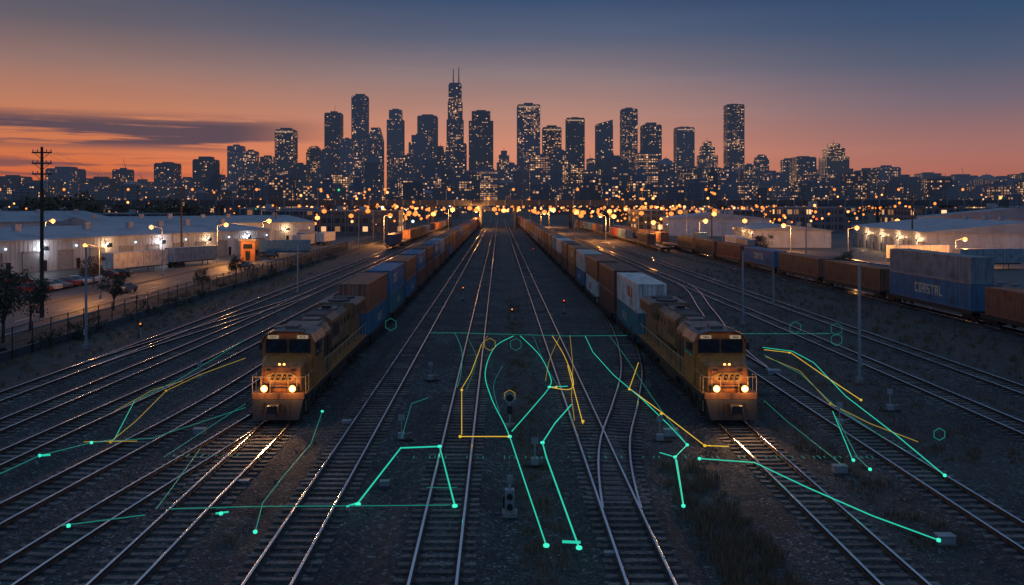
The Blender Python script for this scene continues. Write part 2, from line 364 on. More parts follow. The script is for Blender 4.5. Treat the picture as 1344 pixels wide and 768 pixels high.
# ---------------- locomotive
def locomotive(x,y):
    e=empty('locomotive',(x,y,0))
    m=MB() # frame
    m.box(-1.5,1.5,0.45,21.6,1.12,1.42,1); m.box(-1.54,1.54,0.4,21.65,1.42,1.50,0)
    m.hexa([(-1.25,-0.25,0.18),(1.25,-0.25,0.18),(1.35,0.5,0.18),(-1.35,0.5,0.18),(-1.4,0.25,1.2),(1.4,0.25,1.2),(1.45,0.5,1.2),(-1.45,0.5,1.2)],1)
    m.box(-1.45,1.45,0.26,0.44,1.205,1.55,2)
    m.box(-0.2,0.2,-0.75,0.2,0.75,1.05,1); m.box(-0.28,0.28,-0.95,-0.6,0.68,1.12,1)
    for s in (-1,1):
        for k in range(4): m.box(s*1.5-0.16,s*1.5+0.16,0.55,1.15,0.3+0.3*k,0.34+0.3*k,1)
        m.cyl((s*0.5,0.1,1.2),(s*0.62,-0.25,0.6),0.03,6,1)
        m.cyl((s*0.7,0.1,1.2),(s*0.8,-0.2,0.6),0.03,6,1)
        m.box(s*1.0-0.16,s*1.0+0.16,0.18,0.3,0.5,0.8,1)
    m.prism([(-1.35,1.1),(1.35,1.1),(1.35,0.6),(1.1,0.35),(-1.1,0.35),(-1.35,0.6)][::-1],8.2,13.8,'y',1)
    m.build('frame_and_plow',[ORANGE,DARK,TAN],e,bevel=0.02)
    m=MB() # trucks
    for yc in (4.2,17.8):
        for s in (-1,1):
            m.hexa([(s*1.15-.12,yc-2.5,0.5),(s*1.15+.12,yc-2.5,0.5),(s*1.15+.12,yc+2.5,0.5),(s*1.15-.12,yc+2.5,0.5),(s*1.15-.12,yc-2.7,0.95),(s*1.15+.12,yc-2.7,0.95),(s*1.15+.12,yc+2.7,0.95),(s*1.15-.12,yc+2.7,0.95)],0)
            for k in (-1,0,1):
                m.cyl((s*0.70,yc+k*1.9,0.5),(s*0.84,yc+k*1.9,0.5),0.5,16,0); m.cyl((s*1.2,yc+k*1.9,0.52),(s*1.36,yc+k*1.9,0.52),0.18,10,0)
                m.cyl((s*1.3,yc+k*1.9+.6,0.45),(s*1.3,yc+k*1.9+.6,0.95),0.1,8,0)
    m.build('trucks_and_wheels',[DARK],e)
    m=MB() # nose
    m.hexa([(-1.2,0.75,1.5),(1.2,0.75,1.5),(1.44,2.5,1.5),(-1.44,2.5,1.5),(-1.1,0.95,2.85),(1.1,0.95,2.85),(1.42,2.5,3.28),(-1.42,2.5,3.28)],0)
    m.hexa([(-1.08,0.97,2.86),(1.08,0.97,2.86),(1.40,2.5,3.29),(-1.40,2.5,3.29),(-0.88,1.2,3.08),(0.88,1.2,3.08),(1.15,2.5,3.40),(-1.15,2.5,3.40)],0)
    m.build('nose',[ORANGE],e,bevel=0.07)
    m=MB()
    cp=[(-1.5,1.5),(1.5,1.5),(1.5,4.0),(1.28,4.38),(0.75,4.56),(-0.75,4.56),(-1.28,4.38),(-1.5,4.0)]
    m.prism(cp,2.5,5.1,'y',0)
    m.build('cab',[ORANGE],e,bevel=0.05)
    m=MB()
    rp_=[(-1.53,3.98),(-1.3,4.40),(-0.76,4.60),(0.76,4.60),(1.3,4.40),(1.53,3.98),(1.60,4.00),(1.35,4.47),(0.8,4.68),(-0.8,4.68),(-1.35,4.47),(-1.60,4.00)]
    m.prism(rp_[::-1],2.32,5.2,'y',0); m.box(-0.35,0.35,3.2,4.3,4.68,4.84,0); m.box(-1.1,-0.6,3.4,4.2,4.60,4.74,0)
    for k in (-0.15,0,0.15): m.cyl((0.75+k,2.7,4.68),(0.75+k,3.1,4.78),0.05,8,0)
    m.cyl((-0.6,4.6,4.68),(-0.6,4.6,5.1),0.02,6,0)
    m.build('cab_roof',[ROOFP],e,bevel=0.03)
    m=MB() # glass
    for s in (-1,1):
        xa,xb=sorted((s*0.12,s*1.22)); m.box(xa,xb,2.465,2.52,3.46,4.12,0)
        m.box(min(s*1.47,s*1.52),max(s*1.47,s*1.52),3.0,3.75,3.1,3.95,0); m.box(min(s*1.47,s*1.52),max(s*1.47,s*1.52),3.95,4.7,3.1,3.95,0)
    m.build('windows',[GLASS],e)
    m=MB()
    for s in (-1,1):
        xa,xb=sorted((s*0.06,s*1.28))
        m.box(xa,xb,2.43,2.5,4.12,4.18,0); m.box(xa,xb,2.43,2.5,3.40,3.46,0); m.box(xa,xa+0.06,2.43,2.5,3.46,4.12,0); m.box(xb-0.06,xb,2.43,2.5,3.46,4.12,0)
        m.cyl((s*0.65,2.42,3.42),(s*0.45,2.42,3.95),0.015,5,0)
        m.box(min(s*1.56,s*1.8),max(s*1.56,s*1.8),2.9,2.95,3.5,3.9,0)
    m.build('window_frames',[BLACKP],e)
    m=MB()
    for s in (-1,1): m.box(s*0.85-0.3,s*0.85+0.3,2.36,2.5,4.22,4.40,0)
    m.build('number_boards',[NUMB],e)
    for s in (-1,1): text('number','7314' if x<0 else '5862',BLACKP,0.17,Matrix(((1,0,0,s*0.85),(0,0,-1,2.352),(0,1,0,4.31),(0,0,0,1))),e)
    ang=math.atan2(0.20,1.35)
    M0=Matrix.Translation((0,0.845,2.32))@Matrix.Rotation(math.radians(90)-ang,4,'X')
    m=MB(); m.prism([(-0.78,-0.16),(-0.5,-0.27),(0.5,-0.27),(0.78,-0.16),(0.84,0.1),(0.5,0.25),(-0.5,0.25),(-0.84,0.1)],0.0,0.02,'z',0)
    for k,(a,wd) in enumerate(((-0.52,0.14),(-0.22,0.2),(0.12,0.16),(0.4,0.2))):
        m.prism([(a-0.05,-0.16),(a+wd-0.05,-0.16),(a+wd+0.04,0.14),(a+0.04,0.14)],0.021,0.035,'z',1)
        m.prism([(a+0.04,-0.03),(a+wd-0.04,-0.03),(a+wd-0.03,0.04),(a+0.05,0.04)],0.0355,0.04,'z',0)
    m.box(-1.0,1.0,-0.42,-0.38,0.0,0.015,1); m.box(-1.0,1.0,-0.62,-0.52,0.0,0.012,2)
    m.box(-0.96,-0.93,-0.6,0.45,0.0,0.012,1)
    for xx in (-0.7,0.7): m.box(xx-0.13,xx+0.13,0.34,0.42,0.0,0.03,1)
    o=m.build('nose_emblem',[YELP,BLACKP,DARK],e); o.matrix_local=M0
    m=MB() # long hood
    hp=[(-0.95,1.5),(0.95,1.5),(0.95,4.15),(0.65,4.42),(-0.65,4.42),(-0.95,4.15)]
    m.prism(hp,7.6,16.6,'y',0)
    m.prism([(-1.45,1.5),(1.45,1.5),(1.45,4.05),(1.2,4.4),(-1.2,4.4),(-1.45,4.05)],5.2,7.6,'y',0)
    m.prism([(-1.0,1.5),(1.0,1.5),(1.0,3.3),(1.5,3.7),(1.5,4.5),(1.3,4.62),(-1.3,4.62),(-1.5,4.5),(-1.5,3.7),(-1.0,3.3)],16.6,21.2,'y',0)
    m.prism([(-1.15,2.6),(1.15,2.6),(1.15,4.3),(0.8,4.58),(-0.8,4.58),(-1.15,4.3)],9.4,12.2,'y',0)
    for s in (-1,1):
        for k in range(14):
            ya=7.9+k*0.62
            if 9.2<ya<12.2: zt=2.5
            else: zt=4.0
            a,b2=sorted((s*0.945,s*0.975)); m.box(a,b2,ya,ya+0.54,1.65,zt,0)
            a,b2=sorted((s*0.975,s*0.99)); m.box(a,b2,ya+0.08,ya+0.46,2.0,2.35,1)
            if k%2: m.box(a,b2,ya+0.06,ya+0.48,min(zt,3.9)-0.5,min(zt,3.9)-0.1,1)
        a,b2=sorted((s*1.44,s*1.475)); m.box(a,b2,5.5,6.3,2.6,3.8,1); m.box(a,b2,6.5,7.4,2.6,3.8,1)
        m.box(a,b2,5.4,7.5,1.9,1.98,1); m.box(a,b2,6.38,6.42,1.6,3.9,1)
        a,b2=sorted((s*1.49,s*1.52)); m.box(a,b2,16.9,20.9,3.78,4.42,1)
        a,b2=sorted((s*0.995,s*1.02))
        for k in range(6): m.box(a,b2,16.8+k*0.72,17.4+k*0.72,1.7,3.1,0)
        a,b2=sorted((s*1.145,s*1.17)); m.box(a,b2,9.7,11.9,3.1,4.1,1)
    m.build('long_hood',[TAN,GRILL],e,bevel=0.02)
    m=MB()
    m.prism([(-0.70,4.425),(0.70,4.425),(0.62,4.47),(-0.62,4.47)],7.65,9.38,'y',0); m.prism([(-0.70,4.425),(0.70,4.425),(0.62,4.47),(-0.62,4.47)],12.22,16.58,'y',0)
    m.box(-1.28,1.28,16.65,21.15,4.622,4.66,0); m.box(-1.18,1.18,5.25,7.55,4.402,4.44,0); m.box(-0.78,0.78,9.45,12.15,4.582,4.61,0)
    m.box(-0.6,0.6,12.6,14.4,4.47,4.66,0); m.box(-0.3,0.3,13.0,13.7,4.66,4.84,1); m.box(-0.7,0.7,9.6,12.0,4.612,4.66,1)
    m.box(-1.0,1.0,5.5,7.3,4.44,4.58,0)
    m.cyl((0,17.9,4.66),(0,17.9,4.76),0.85,18,1); m.cyl((0,19.9,4.66),(0,19.9,4.76),0.85,18,1)
    m.box(-0.55,0.55,7.9,9.1,4.47,4.60,0); m.box(-0.4,0.4,14.9,16.2,4.47,4.58,1)
    m.build('roof_equipment',[ROOFP,GRILL],e,bevel=0.015)
    m=MB() # rails
    for s in (-1,1):
        xx=s*1.48
        m.cyl((xx,5.4,2.45),(xx,21.4,2.45),0.022,6,0)
        for k in range(12): m.cyl((xx,5.5+k*1.44,1.5),(xx,5.5+k*1.44,2.45),0.02,5,0)
        m.cyl((xx,0.5,2.45),(xx,2.3,2.45),0.022,6,0); m.cyl((xx,0.5,0.5),(xx,0.5,2.45),0.022,6,0); m.cyl((xx,1.2,0.5),(xx,1.2,2.45),0.022,6,0)
        m.cyl((s*0.5,0.48,2.4),(xx,0.48,2.4),0.022,6,0); m.cyl((s*0.5,0.48,1.5),(s*0.5,0.48,2.4),0.022,6,0); m.cyl((s*1.0,0.48,1.5),(s*1.0,0.48,2.4),0.022,6,0)
    m.build('handrails',[RAILP],e)
    m=MB()
    for s in (-1,1):
        m.cyl((s*0.78,0.30,1.78),(s*0.78,0.62,1.78),0.22,14,2)
        m.cyl((s*0.78,0.27,1.78),(s*0.78,0.31,1.78),0.19,14,0); m.cyl((s*0.78,0.255,1.78),(s*0.78,0.275,1.78),0.11,14,1)
    for s in (-1,1):
        m.cyl((s*0.13,1.08,2.98),(s*0.13,1.3,2.98),0.10,12,2); m.cyl((s*0.13,1.05,2.98),(s*0.13,1.085,2.98),0.07,12,0)
    m.build('headlights',[HEADL,HEADC,BLACKP],e)
    for s in (-1,1):
        lamp('ditch_light','SPOT',(s*0.78,0.15,1.78),300,(1,0.50,0.18),e,0.12,(math.radians(78),0,math.radians(180)),math.radians(80))
        lamp('ditch_light_spill','POINT',(s*0.78,-0.12,1.95),42,(1,0.45,0.15),e,0.15)
    return e
locomotive(-12.2,46.0); locomotive(12.8,46.0)
# ---------------- containers
def container_mesh(L,hh,name):
    m=MB(); W=2.44; hw=W/2
    for s in (-1,1):
        for yy in (0,L-0.16):
            xa,xb=sorted((s*hw,s*(hw-0.16))); m.box(xa,xb,yy,yy+0.16,0,hh,0)
        xa,xb=sorted((s*hw,s*(hw-0.09))); m.box(xa,xb,0.16,L-0.16,hh-0.1,hh-0.002,0); m.box(xa,xb,0.16,L-0.16,0,0.16,0)
    for yy in (0.0,L-0.1): m.box(-hw+.16,hw-.16,yy,yy+0.1,hh-0.12,hh-0.002,0); m.box(-hw+.16,hw-.16,yy,yy+0.1,0,0.16,0)
    n=int(L/0.28)
    for s in (-1,1): # corrugated sides
        o=len(m.v); pts=[]
        st=(L-0.32)/n
        for i in range(n):
            y=0.16+i*st; pts+= [(hw-0.055,y),(hw-0.055,y+st*.35),(hw-0.015,y+st*.5),(hw-0.015,y+st*.85)]
        pts.append((hw-0.055,L-0.16))
        for p in pts: m.v+=[(s*p[0],p[1],0.1),(s*p[0],p[1],hh-0.05)]
        for i in range(len(pts)-1):
            q=(o+2*i,o+2*i+2,o+2*i+3,o+2*i+1); m.f.append(q if s>0 else q[::-1]); m.m.append(0)
    o=len(m.v); n2=int(L/0.45); st=(L-0.2)/n2; pts=[] # roof
    for i in range(n2):
        y=0.1+i*st; pts+=[(y,hh-0.05),(y+st*.4,hh-0.05),(y+st*.5,hh-0.02),(y+st*.9,hh-0.02)]
    pts.append((L-0.1,hh-0.05))
    for p in pts: m.v+=[(-hw+0.05,p[0],p[1]),(hw-0.05,p[0],p[1])]
    for i in range(len(pts)-1): m.f.append((o+2*i,o+2*i+1,o+2*i+3,o+2*i+2)); m.m.append(0)
    for yy,sg in ((0.04,-1),(L-0.04,1)):
        m.box(-hw+0.14,hw-0.14,min(yy,yy-0.02*sg),max(yy,yy-0.02*sg),0.12,hh-0.1,0)
    m.box(-0.02,0.02,-0.001,0.02,0.15,hh-0.12,1)
    for xx in (-0.8,-0.35,0.35,0.8): m.cyl((xx,-0.01,0.08),(xx,-0.01,hh-0.06),0.022,5,1)
    m.box(-hw+0.1,hw-0.1,0.1,L-0.1,0.03,0.1,0)
    me=bpy.data.meshes.new(name); me.from_pydata(m.v,[],m.f); me.materials.append(CM['brown']); me.materials.append(GALV)
    me.polygons.foreach_set('material_index',m.m); me.update(); return me
C40=container_mesh(12.2,2.44,'container_40'); C53=container_mesh(17.6,2.72,'container_53')
def cont(me,col,parent,loc,name='container'):
    o=addobj(name,me,parent,loc); o.material_slots[0].link='OBJECT'; o.material_slots[0].material=CM[col]; return o
def chassis_mesh(L,well):
    m=MB()
    if well:
        for s in (-1,1):
            xa,xb=sorted((s*1.26,s*1.44)); m.box(xa,xb,1.3,L-1.3,0.42,1.0,0)
            for k in range(8): 
                a,b2=sorted((s*1.44,s*1.50)); yk=1.6+k*(L-3.4)/7; m.box(a,b2,yk,yk+0.12,0.44,0.98,0)
        m.box(-1.24,1.24,1.4,L-1.4,0.36,0.43,0)
        for a in (0,L-1.35): m.box(-1.3,1.3,a,a+1.35,0.95,1.12,0)
    else:
        m.box(-1.35,1.35,0,L,1.0,1.18,0); m.box(-0.35,0.35,1,L-1,0.55,1.0,0)
        for s in (-1,1):
            a,b2=sorted((s*1.3,s*1.42)); m.box(a,b2,0.2,L-0.2,0.78,1.16,0)
    for yc in (1.3,L-1.3) if not well else (0.75,L-0.75):
        for s in (-1,1):
            m.box(s*1.0-.07,s*1.0+.07,yc-1.2,yc+1.2,0.4,0.72,0)
            for k in (-0.85,0.85): m.cyl((s*0.69,yc+k,0.44),(s*0.83,yc+k,0.44),0.43,12,0)
    m.box(-0.12,0.12,-0.9,0.1,0.7,0.95,0)
    me=bpy.data.meshes.new('car_frame'); me.from_pydata(m.v,[],m.f); me.materials.append(DARK); me.update(); return me
CH40=chassis_mesh(14.0,True); CH53=chassis_mesh(19.0,False)
LET={'C':[(0,1,0,5),(0,3,0,1),(0,3,4,5)],'E':[(0,1,0,5),(0,3,0,1),(0,3,2,3),(0,3,4,5)],'F':[(0,1,0,5),(0,3,2,3),(0,3,4,5)],'I':[(1,2,0,5)],'L':[(0,1,0,5),(0,3,0,1)],'O':[(0,1,0,5),(2,3,0,5),(0,3,0,1),(0,3,4,5)],
 'S':[(0,3,0,1),(0,3,2,3),(0,3,4,5),(0,1,2,5),(2,3,0,3)],'T':[(1,2,0,5),(0,3,4,5)],'H':[(0,1,0,5),(2,3,0,5),(0,3,2,3)],'A':[(0,1,0,5),(2,3,0,5),(0,3,2,3),(0,3,4,5)],'U':[(0,1,0,5),(2,3,0,5),(0,3,0,1)]}
def side_mark(mat,size,parent,side,hw,y,z,word):
    m=MB(); a,b=sorted((side*(hw+0.001),side*(hw+0.006))); u=size/5; n=len(word); st=-n*4*u/2
    for ch in word:
        for q,(c0,c1,r0,r1) in enumerate(LET[ch]):
            ya=st+c0*u; yb=st+c1*u
            if side<0: ya,yb=-yb,-ya
            e_=0.0012*q*side
            m.box(a+e_,b+e_,y+ya,y+yb,z-size/2+r0*u,z-size/2+r1*u,0)
        st+=4*u
    m.build('painted_mark',[mat],parent)
def train(x,y0,seq,far,n,side):
    y=y0
    for i in range(n):
        e=empty('container_freight_car',(x,y,0)); addobj('car_frame',CH40,e)
        lo,up=seq[i] if i<len(seq) else (random.choice(far),random.choice(far))
        cont(C40,lo,e,(0,0.9,0.46),'lower_container'); 
        cont(C40,up,e,(0,0.9,0.46+2.445),'upper_container')
        if i<7:
            if up in('white','blue','teal','orange'): side_mark(REDP if up=='white' else CREAM,0.9,e,side,1.22,5.0,0.46+3.85,('HALO','COAST','FLEET')[i%3])
            if lo in('green','blue','white','teal'): side_mark(REDP if lo=='white' else CREAM,0.7,e,side,1.22,8,0.46+1.3,('SALTE','OTIS','HULLE')[i%3])
        y+=14.6
FAR=['brown','rust','brown','red','orange','blue','rust','gray','brown','navy','rust']
train(-12.2,69.2,[('blue','rust'),('teal','blue'),('blue','rust'),('brown','blue'),('brown','brown'),('rust','blue'),('brown','gray'),('brown','brown'),('blue','rust')],FAR,34,1)
train(12.8,69.2,[('teal','white'),('brown','brown'),('white','rust'),('blue','white'),('rust','orange'),('brown','brown'),('brown','white'),('red','teal'),('brown','orange')],FAR,34,-1)
seq=[(44.0,'brown','brown'),(64.4,'rust',None),(84.6,'blue','gray'),(105,'rust',None),(125.4,'rust',None),(145.8,'blue',None),(166,'red',None),(186.5,'brown',None),(207,'orange',None),(227.5,None,None),(248,'brown',None),(268.5,'rust',None),(289,None,None),(309,'brown',None),(330,'blue',None)]
for i,(yy,a,b_) in enumerate(seq):
    e=empty('container_flat_car',(49.2,yy,0)); addobj('car_frame',CH53,e)
    if a: cont(C53,a,e,(0,0.7,1.19),'lower_container')
    if b_: cont(C53,b_,e,(0,0.7,1.19+2.73),'upper_container')
    if yy in(84.6,145.8): side_mark(CREAM,1.1,e,-1,1.22,9,2.6,'COASTAL')
for k in range(12):
    yy=215+k*20.5; e=empty('container_flat_car',(43,yy,0)); addobj('car_frame',CH53,e)
    if R()<0.7: cont(C53,random.choice(FAR),e,(0,0.7,1.19),'lower_container')
for k in range(14):
    yy=230+k*20.5; e=empty('container_flat_car',(-30,yy,0)); addobj('car_frame',CH53,e)
    if R()<0.7: cont(C53,random.choice(FAR),e,(0,0.7,1.19),'lower_container')
# ---------------- street lamps & poles
def street_lamp(x,y,h=9,arm=1.6,dirx=1,light=900,mat=SODB,col=(1,0.38,0.09),gz=-0.55,r=None,name='street_lamp'):
    e=empty(name,(x,y,gz)); m=MB()
    m.cyl((0,0,0),(0,0,h),0.11,8,0,0.06); m.cyl((0,0,0),(0,0,0.5),0.2,8,0)
    m.cyl((0,0,h-0.05),(dirx*arm,0,h+0.35),0.04,6,0); m.box(min(dirx*arm,dirx*(arm+0.7)),max(dirx*arm,dirx*(arm+0.7)),-0.14,0.14,h+0.28,h+0.42,0)
    m.build('post_and_arm',[GALV],e)
    r=r or max(0.28,0.0032*y); m=MB(); m.octa((dirx*(arm+0.35),0,h+0.18),r,0,r*0.85); m.build('bulb',[mat],e,smooth=True)  # bulb oversized with distance, its size stands in for lamp glow
    if light: lamp('lamp_light','POINT',(dirx*(arm+0.35),0,h-0.5-r),light,col,e,0.3)
    return e
def GL(px,pbase,ptop,**k):
    x,y,_=G(px,pbase,-0.55); h=(pbase-ptop)*y/F-0.2
    return street_lamp(x,y,h,**k)
GL(131,392,322,dirx=-1,light=3000); GL(285,345,295,dirx=1,light=6500); GL(213,362,298,dirx=-1,light=2200,mat=WARMW)
GL(1254,350,314,dirx=1,light=7500); GL(1113,345,299,dirx=1,light=6000); GL(918,322,290,dirx=1,light=6000); GL(866,324,292,dirx=-1,light=6000)
GL(345,322,290,dirx=1,light=9000); GL(410,312,286,dirx=1,light=0); GL(1038,330,296,dirx=-1,light=7000); GL(1170,320,290,dirx=1,light=7000)
GL(250,318,290,dirx=1,light=0); GL(60,330,290,dirx=1,light=6500); GL(1320,330,300,dirx=-1,light=7000)
GL(985,318,290,dirx=-1,light=0); GL(800,305,284,light=12000); GL(512,305,284,light=12000)
for i,(x,y) in enumerate([(-36,215),(-36,262),(-45,300),(-37,350),(-23.6,390),(-46,410),(-37,470),(-14.6,500),(-5,545),(1.4,600),(23.5,260),(56,250),(37,290),(58,330),(22,370),(37,420),(60,440),(9,520),(24,480),(47,540),(75,300),(80,380),(-75,350),(-60,450),(-10,440),(7.5,480),(16,430),(-27.8,330),(31,330),(-19,600),(15.5,620),(52,195)]):
    street_lamp(x,y,U(8.5,10.5),dirx=random.choice([-1,1]),light=(16000 if i in(1,4,12,14,18,24) else 0),mat=random.choice([SODIUM,SODB,SODIUM]))
def plain_mast(px,pb,pt):
    x,y,_=G(px,pb,-0.4); h=(pb-pt)*y/F; m=MB()
    m.cyl((0,0,0),(0,0,h),0.12,10,0,0.09); m.cyl((0,0,0),(0,0,0.4),0.25,10,1); m.cyl((0,0,h),(0,0,h+0.06),0.14,10,0)
    m.box(-0.13,0.13,-0.25,-0.12,1.2,1.7,0)
    e=empty('lighting_mast',(x,y,-0.4)); m.build('mast',[GALV,KERB],e)
    return e
for a in ((113,458,325),(1128,503,348),(975,428,330),(391,385,322),(865,372,318),(1058,372,300),(1015,400,352)): plain_mast(*a)
def utility_pole(x,y,h,arms=2,name='utility_pole'):
    e=empty(name,(x,y,-0.55)); m=MB()
    m.cyl((0,0,0),(0,0,h),0.24,10,0,0.15)
    for k in range(arms):
        z=h-0.7-k*1.2; m.box(-1.1,1.1,-0.08,0.08,z,z+0.16,0)
        for xx in (-1.0,-0.5,0.5,1.0): m.cyl((xx,0,z+0.16),(xx,0,z+0.42),0.06,6,1)
        m.cyl((-0.8,0.03,z),(0,0.03,z-0.7),0.03,5,0); m.cyl((0.8,0.03,z),(0,0.03,z-0.7),0.03,5,0)
    m.cyl((0.4,0,h-4.6),(0.4,0,h-3.7),0.25,10,1)
    m.build('pole',[WOODP,GALV],e); return e
poles=[(-51,93.5,19),(-72,190,17),(-80,300,16),(-90,420,16)]
for i,p in enumerate(poles): utility_pole(*p,arms=3 if i==0 else 2)
utility_pole(105,213,15.5); utility_pole(120,330,15); utility_pole(66,260,13); utility_pole(-95,150,12)
m=MB()
def wire(a,b,sag,r=0.010):
    pr=None
    for i in range(13):
        t_=i/12; p=Vector(a).lerp(Vector(b),t_); p.z-=sag*4*t_*(1-t_)
        if pr: m.cyl(pr,p,r,4,0)
        pr=p
for (a,b_) in ((poles[0],poles[1]),(poles[1],poles[2]),(poles[2],poles[3])):
    for k in (-1.0,-0.5,0.5,1.0):
        wire((a[0]+k,a[1],a[2]-0.85),(b_[0]+k,b_[1],b_[2]-0.85),1.5)
m.build('overhead_wires',[BLACKP])
# ---------------- fence left
m=MB()
y=44.0
while y<330:
    x=-39.2-(y-44)*0.012
    m.cyl((x,y,-0.6),(x,y,2.1),0.05,6,0)
    m.cyl((x,y,2.0),(x-0.036,y+3,2.0),0.03,5,0); m.cyl((x,y,0.7),(x-0.036,y+3,0.7),0.02,5,0)
    if y<230:
        for k in range(1,14): m.cyl((x,y+k*3/14,-0.5),(x,y+k*3/14,2.0),0.014 if y>90 else 0.011,3,0)
    y+=3
m.build('steel_fence',[DARK])
m=MB(); m.box(-39.9,-39.6,40,330,-0.9,0.15,0); m.build('concrete_retaining_wall',[DCON])
m=MB(); y=50.0
while y<300:
    m.cyl((56,y,-0.6),(56,y,1.9),0.05,6,0); m.cyl((56,y,1.85),(56,y+3,1.85),0.03,5,0); m.cyl((56,y,0.9),(56,y+3,0.9),0.02,5,0)
    if y<200:
        for k in range(1,12): m.cyl((56,y+k*.25,-0.5),(56,y+k*.25,1.85),0.014,3,0)
    y+=3
m.build('steel_fence',[DARK])
# ---------------- lots & roads
def sheet(name,pts,z,mat):
    m=MB(); m.v=[(p[0],p[1],z) for p in pts]; m.f=[tuple(range(len(pts)))]; m.m=[0]; return m.build(name,[mat])
sheet('road',[(-56,40),(-47,40),(-50,330),(-59,330)],-0.552,ASPH)
sheet('parking_lot',[(-130,60),(-57,60),(-60,240),(-100,330),(-150,330)],-0.548,ASPH)
sheet('parking_lot',[(60,70),(200,70),(260,420),(66,420)],-0.552,ASPH)
m=MB()
y=45
while y<320:
    x=-51.6-(y-40)*0.0103; m.v+=[(x,y,-0.545),(x+0.15,y,-0.545),(x+0.12,y+3,-0.545),(x-0.03,y+3,-0.545)]; o=len(m.v)-4; m.f.append((o,o+1,o+2,o+3)); m.m.append(0); y+=9
for k in range(16):
    x=-64; y=110+k*3; m.v+=[(x-5,y,-0.543),(x,y,-0.543),(x,y+.12,-0.543),(x-5,y+.12,-0.543)]; o=len(m.v)-4; m.f.append((o,o+1,o+2,o+3)); m.m.append(0)
for k in range(30):
    x=70; y=110+k*3; m.v+=[(x,y,-0.543),(x+5,y,-0.543),(x+5,y+.12,-0.543),(x,y+.12,-0.543)]; o=len(m.v)-4; m.f.append((o,o+1,o+2,o+3)); m.m.append(0)
m.build('road_markings',[WHITEL])
m=MB(); m.hexa([(-46.9,40,-0.56),(-46.6,40,-0.56),(-49.6,330,-0.56),(-49.9,330,-0.56),(-46.9,40,-0.43),(-46.6,40,-0.43),(-49.6,330,-0.43),(-49.9,330,-0.43)]); m.build('kerb',[KERB])
# ---------------- warehouses
def warehouse(ax,ay,bx,by,depth,h,doors=10,side=1,lit=0.5,lights=0,name='warehouse',warm=False):
    L=math.hypot(bx-ax,by-ay); rot=math.atan2(by-ay,bx-ax)
    e=empty(name,(ax,ay,-0.56),rot)
    m=MB(); y0,y1=sorted((0,side*depth))
    m.box(0,L,y0,y1,0,h,0); m.build('walls',[SIDING],e)
    m=MB(); zr=h+depth*0.055
    m.prism([(y0-0.5,h+0.004),(y1+0.5,h+0.004),(y1+0.5,h+0.25),((y0+y1)/2,zr+0.25),(y0-0.5,h+0.25)],-0.4,L+0.4,'x',0)
    k=3
    while k<L-4:
        m.box(k,k+1.4,(y0+y1)/2-6,(y0+y1)/2-5,h+0.5,zr+0.8+R()*0.5,1); k+=U(9,18)
    m.build('roof',[ROOFW,GALV],e)
    m=MB(); f=-side
    def fb(x0,x1,t0,t1,z0,z1,mm): a,b2=sorted((f*t0,f*t1)); m.box(x0,x1,a,b2,z0,z1,mm)
    k=0
    while k<L: fb(k,k+0.12,0,0.05,0,h-0.1,0); k+=0.9
    sp=L/doors
    for i in range(doors):
        c0=sp*(i+0.5); fb(c0-1.7,c0+1.7,0.052,0.09,0.1,3.6,1)
        for q in range(8): fb(c0-1.65,c0+1.65,0.09,0.11,0.3+q*0.42,0.34+q*0.42,2)
        fb(c0-1.9,c0-1.7,0.052,0.2,0,3.8,2); fb(c0+1.7,c0+1.9,0.052,0.2,0,3.8,2); fb(c0-1.9,c0+1.9,0.052,0.35,3.8,3.95,2)
        fb(c0+2.6,c0+3.5,0.052,0.1,0.05,2.1,3)
        if i%2==0: fb(c0+2.5,c0+3.9,0.052,0.1,3.9,4.7,3)
    m.build('doors_and_trim',[SIDING,DOORP,GALV,GLASS],e)
    m=MB()
    for i in range(doors):
        if R()<lit:
            c0=sp*(i+0.5); m.octa((c0+2.2,f*0.45,min(4.6,h-0.6)),0.24,0)
            if lights>0 and i%2==0: lamp('wall_lamp_light','POINT',(c0+2.2,f*1.0,min(4.4,h-0.8)),lights,(1,0.6,0.3) if (i%4==0 or warm) else (0.9,0.9,0.95),e,0.2)
    if m.v: m.build('wall_lamps',[WARMW if warm else COOLW],e)
    return e
warehouse(-94,138,-62,226,34,5.9,12,1,0.9,lights=300)
warehouse(-150,100,-102,150,40,6.5,8,1,0.4)
warehouse(-120,250,-66,300,40,6.5,8,1,0.5,lights=500,warm=True)
warehouse(-200,220,-135,300,60,7,8,1,0.4)
warehouse(100,196,112,265,45,6,9,-1,0.6,lights=500,warm=True)
warehouse(128,170,142,205,50,6.0,5,-1,0.6,lights=350)
warehouse(76,250,84,300,22,5,6,-1,0.5,lights=400,warm=True)
warehouse(70,345,78,400,40,7,8,-1,0.5)
warehouse(150,300,190,380,60,8,8,-1,0.4)
def low_building(x,y,w,d,h,mat,name='industrial_building'):
    e=empty(name,(x,y,-0.56)); m=MB(); m.box(-w/2,w/2,-d/2,d/2,0,h,0)
    m.box(-w/2-.2,w/2+.2,-d/2-.2,d/2+.2,h,h+0.5,1)
    for k in range(random.randint(1,4)):
        xx=U(-w/2+2,w/2-3); yy=U(-d/2+2,d/2-2); m.box(xx,xx+U(1.5,4),yy,yy+2,h+0.5,h+0.5+U(1,2.5),2)
    k=-w/2
    while k<w/2: m.box(k,k+0.3,-d/2-.25,-d/2,0,h-0.05,1); k+=6
    m.build('building_body',[mat,ROOFW if R()<0.4 else DCON,GALV],e)
for i in range(120):
    y=U(350,1500); x=U(-0.62,0.64)*y
    if -62<x<72 or abs(y-450)<35: continue
    low_building(x,y,U(18,70),U(15,40),U(4,9)+(y/1500)*U(0,16),TLW)
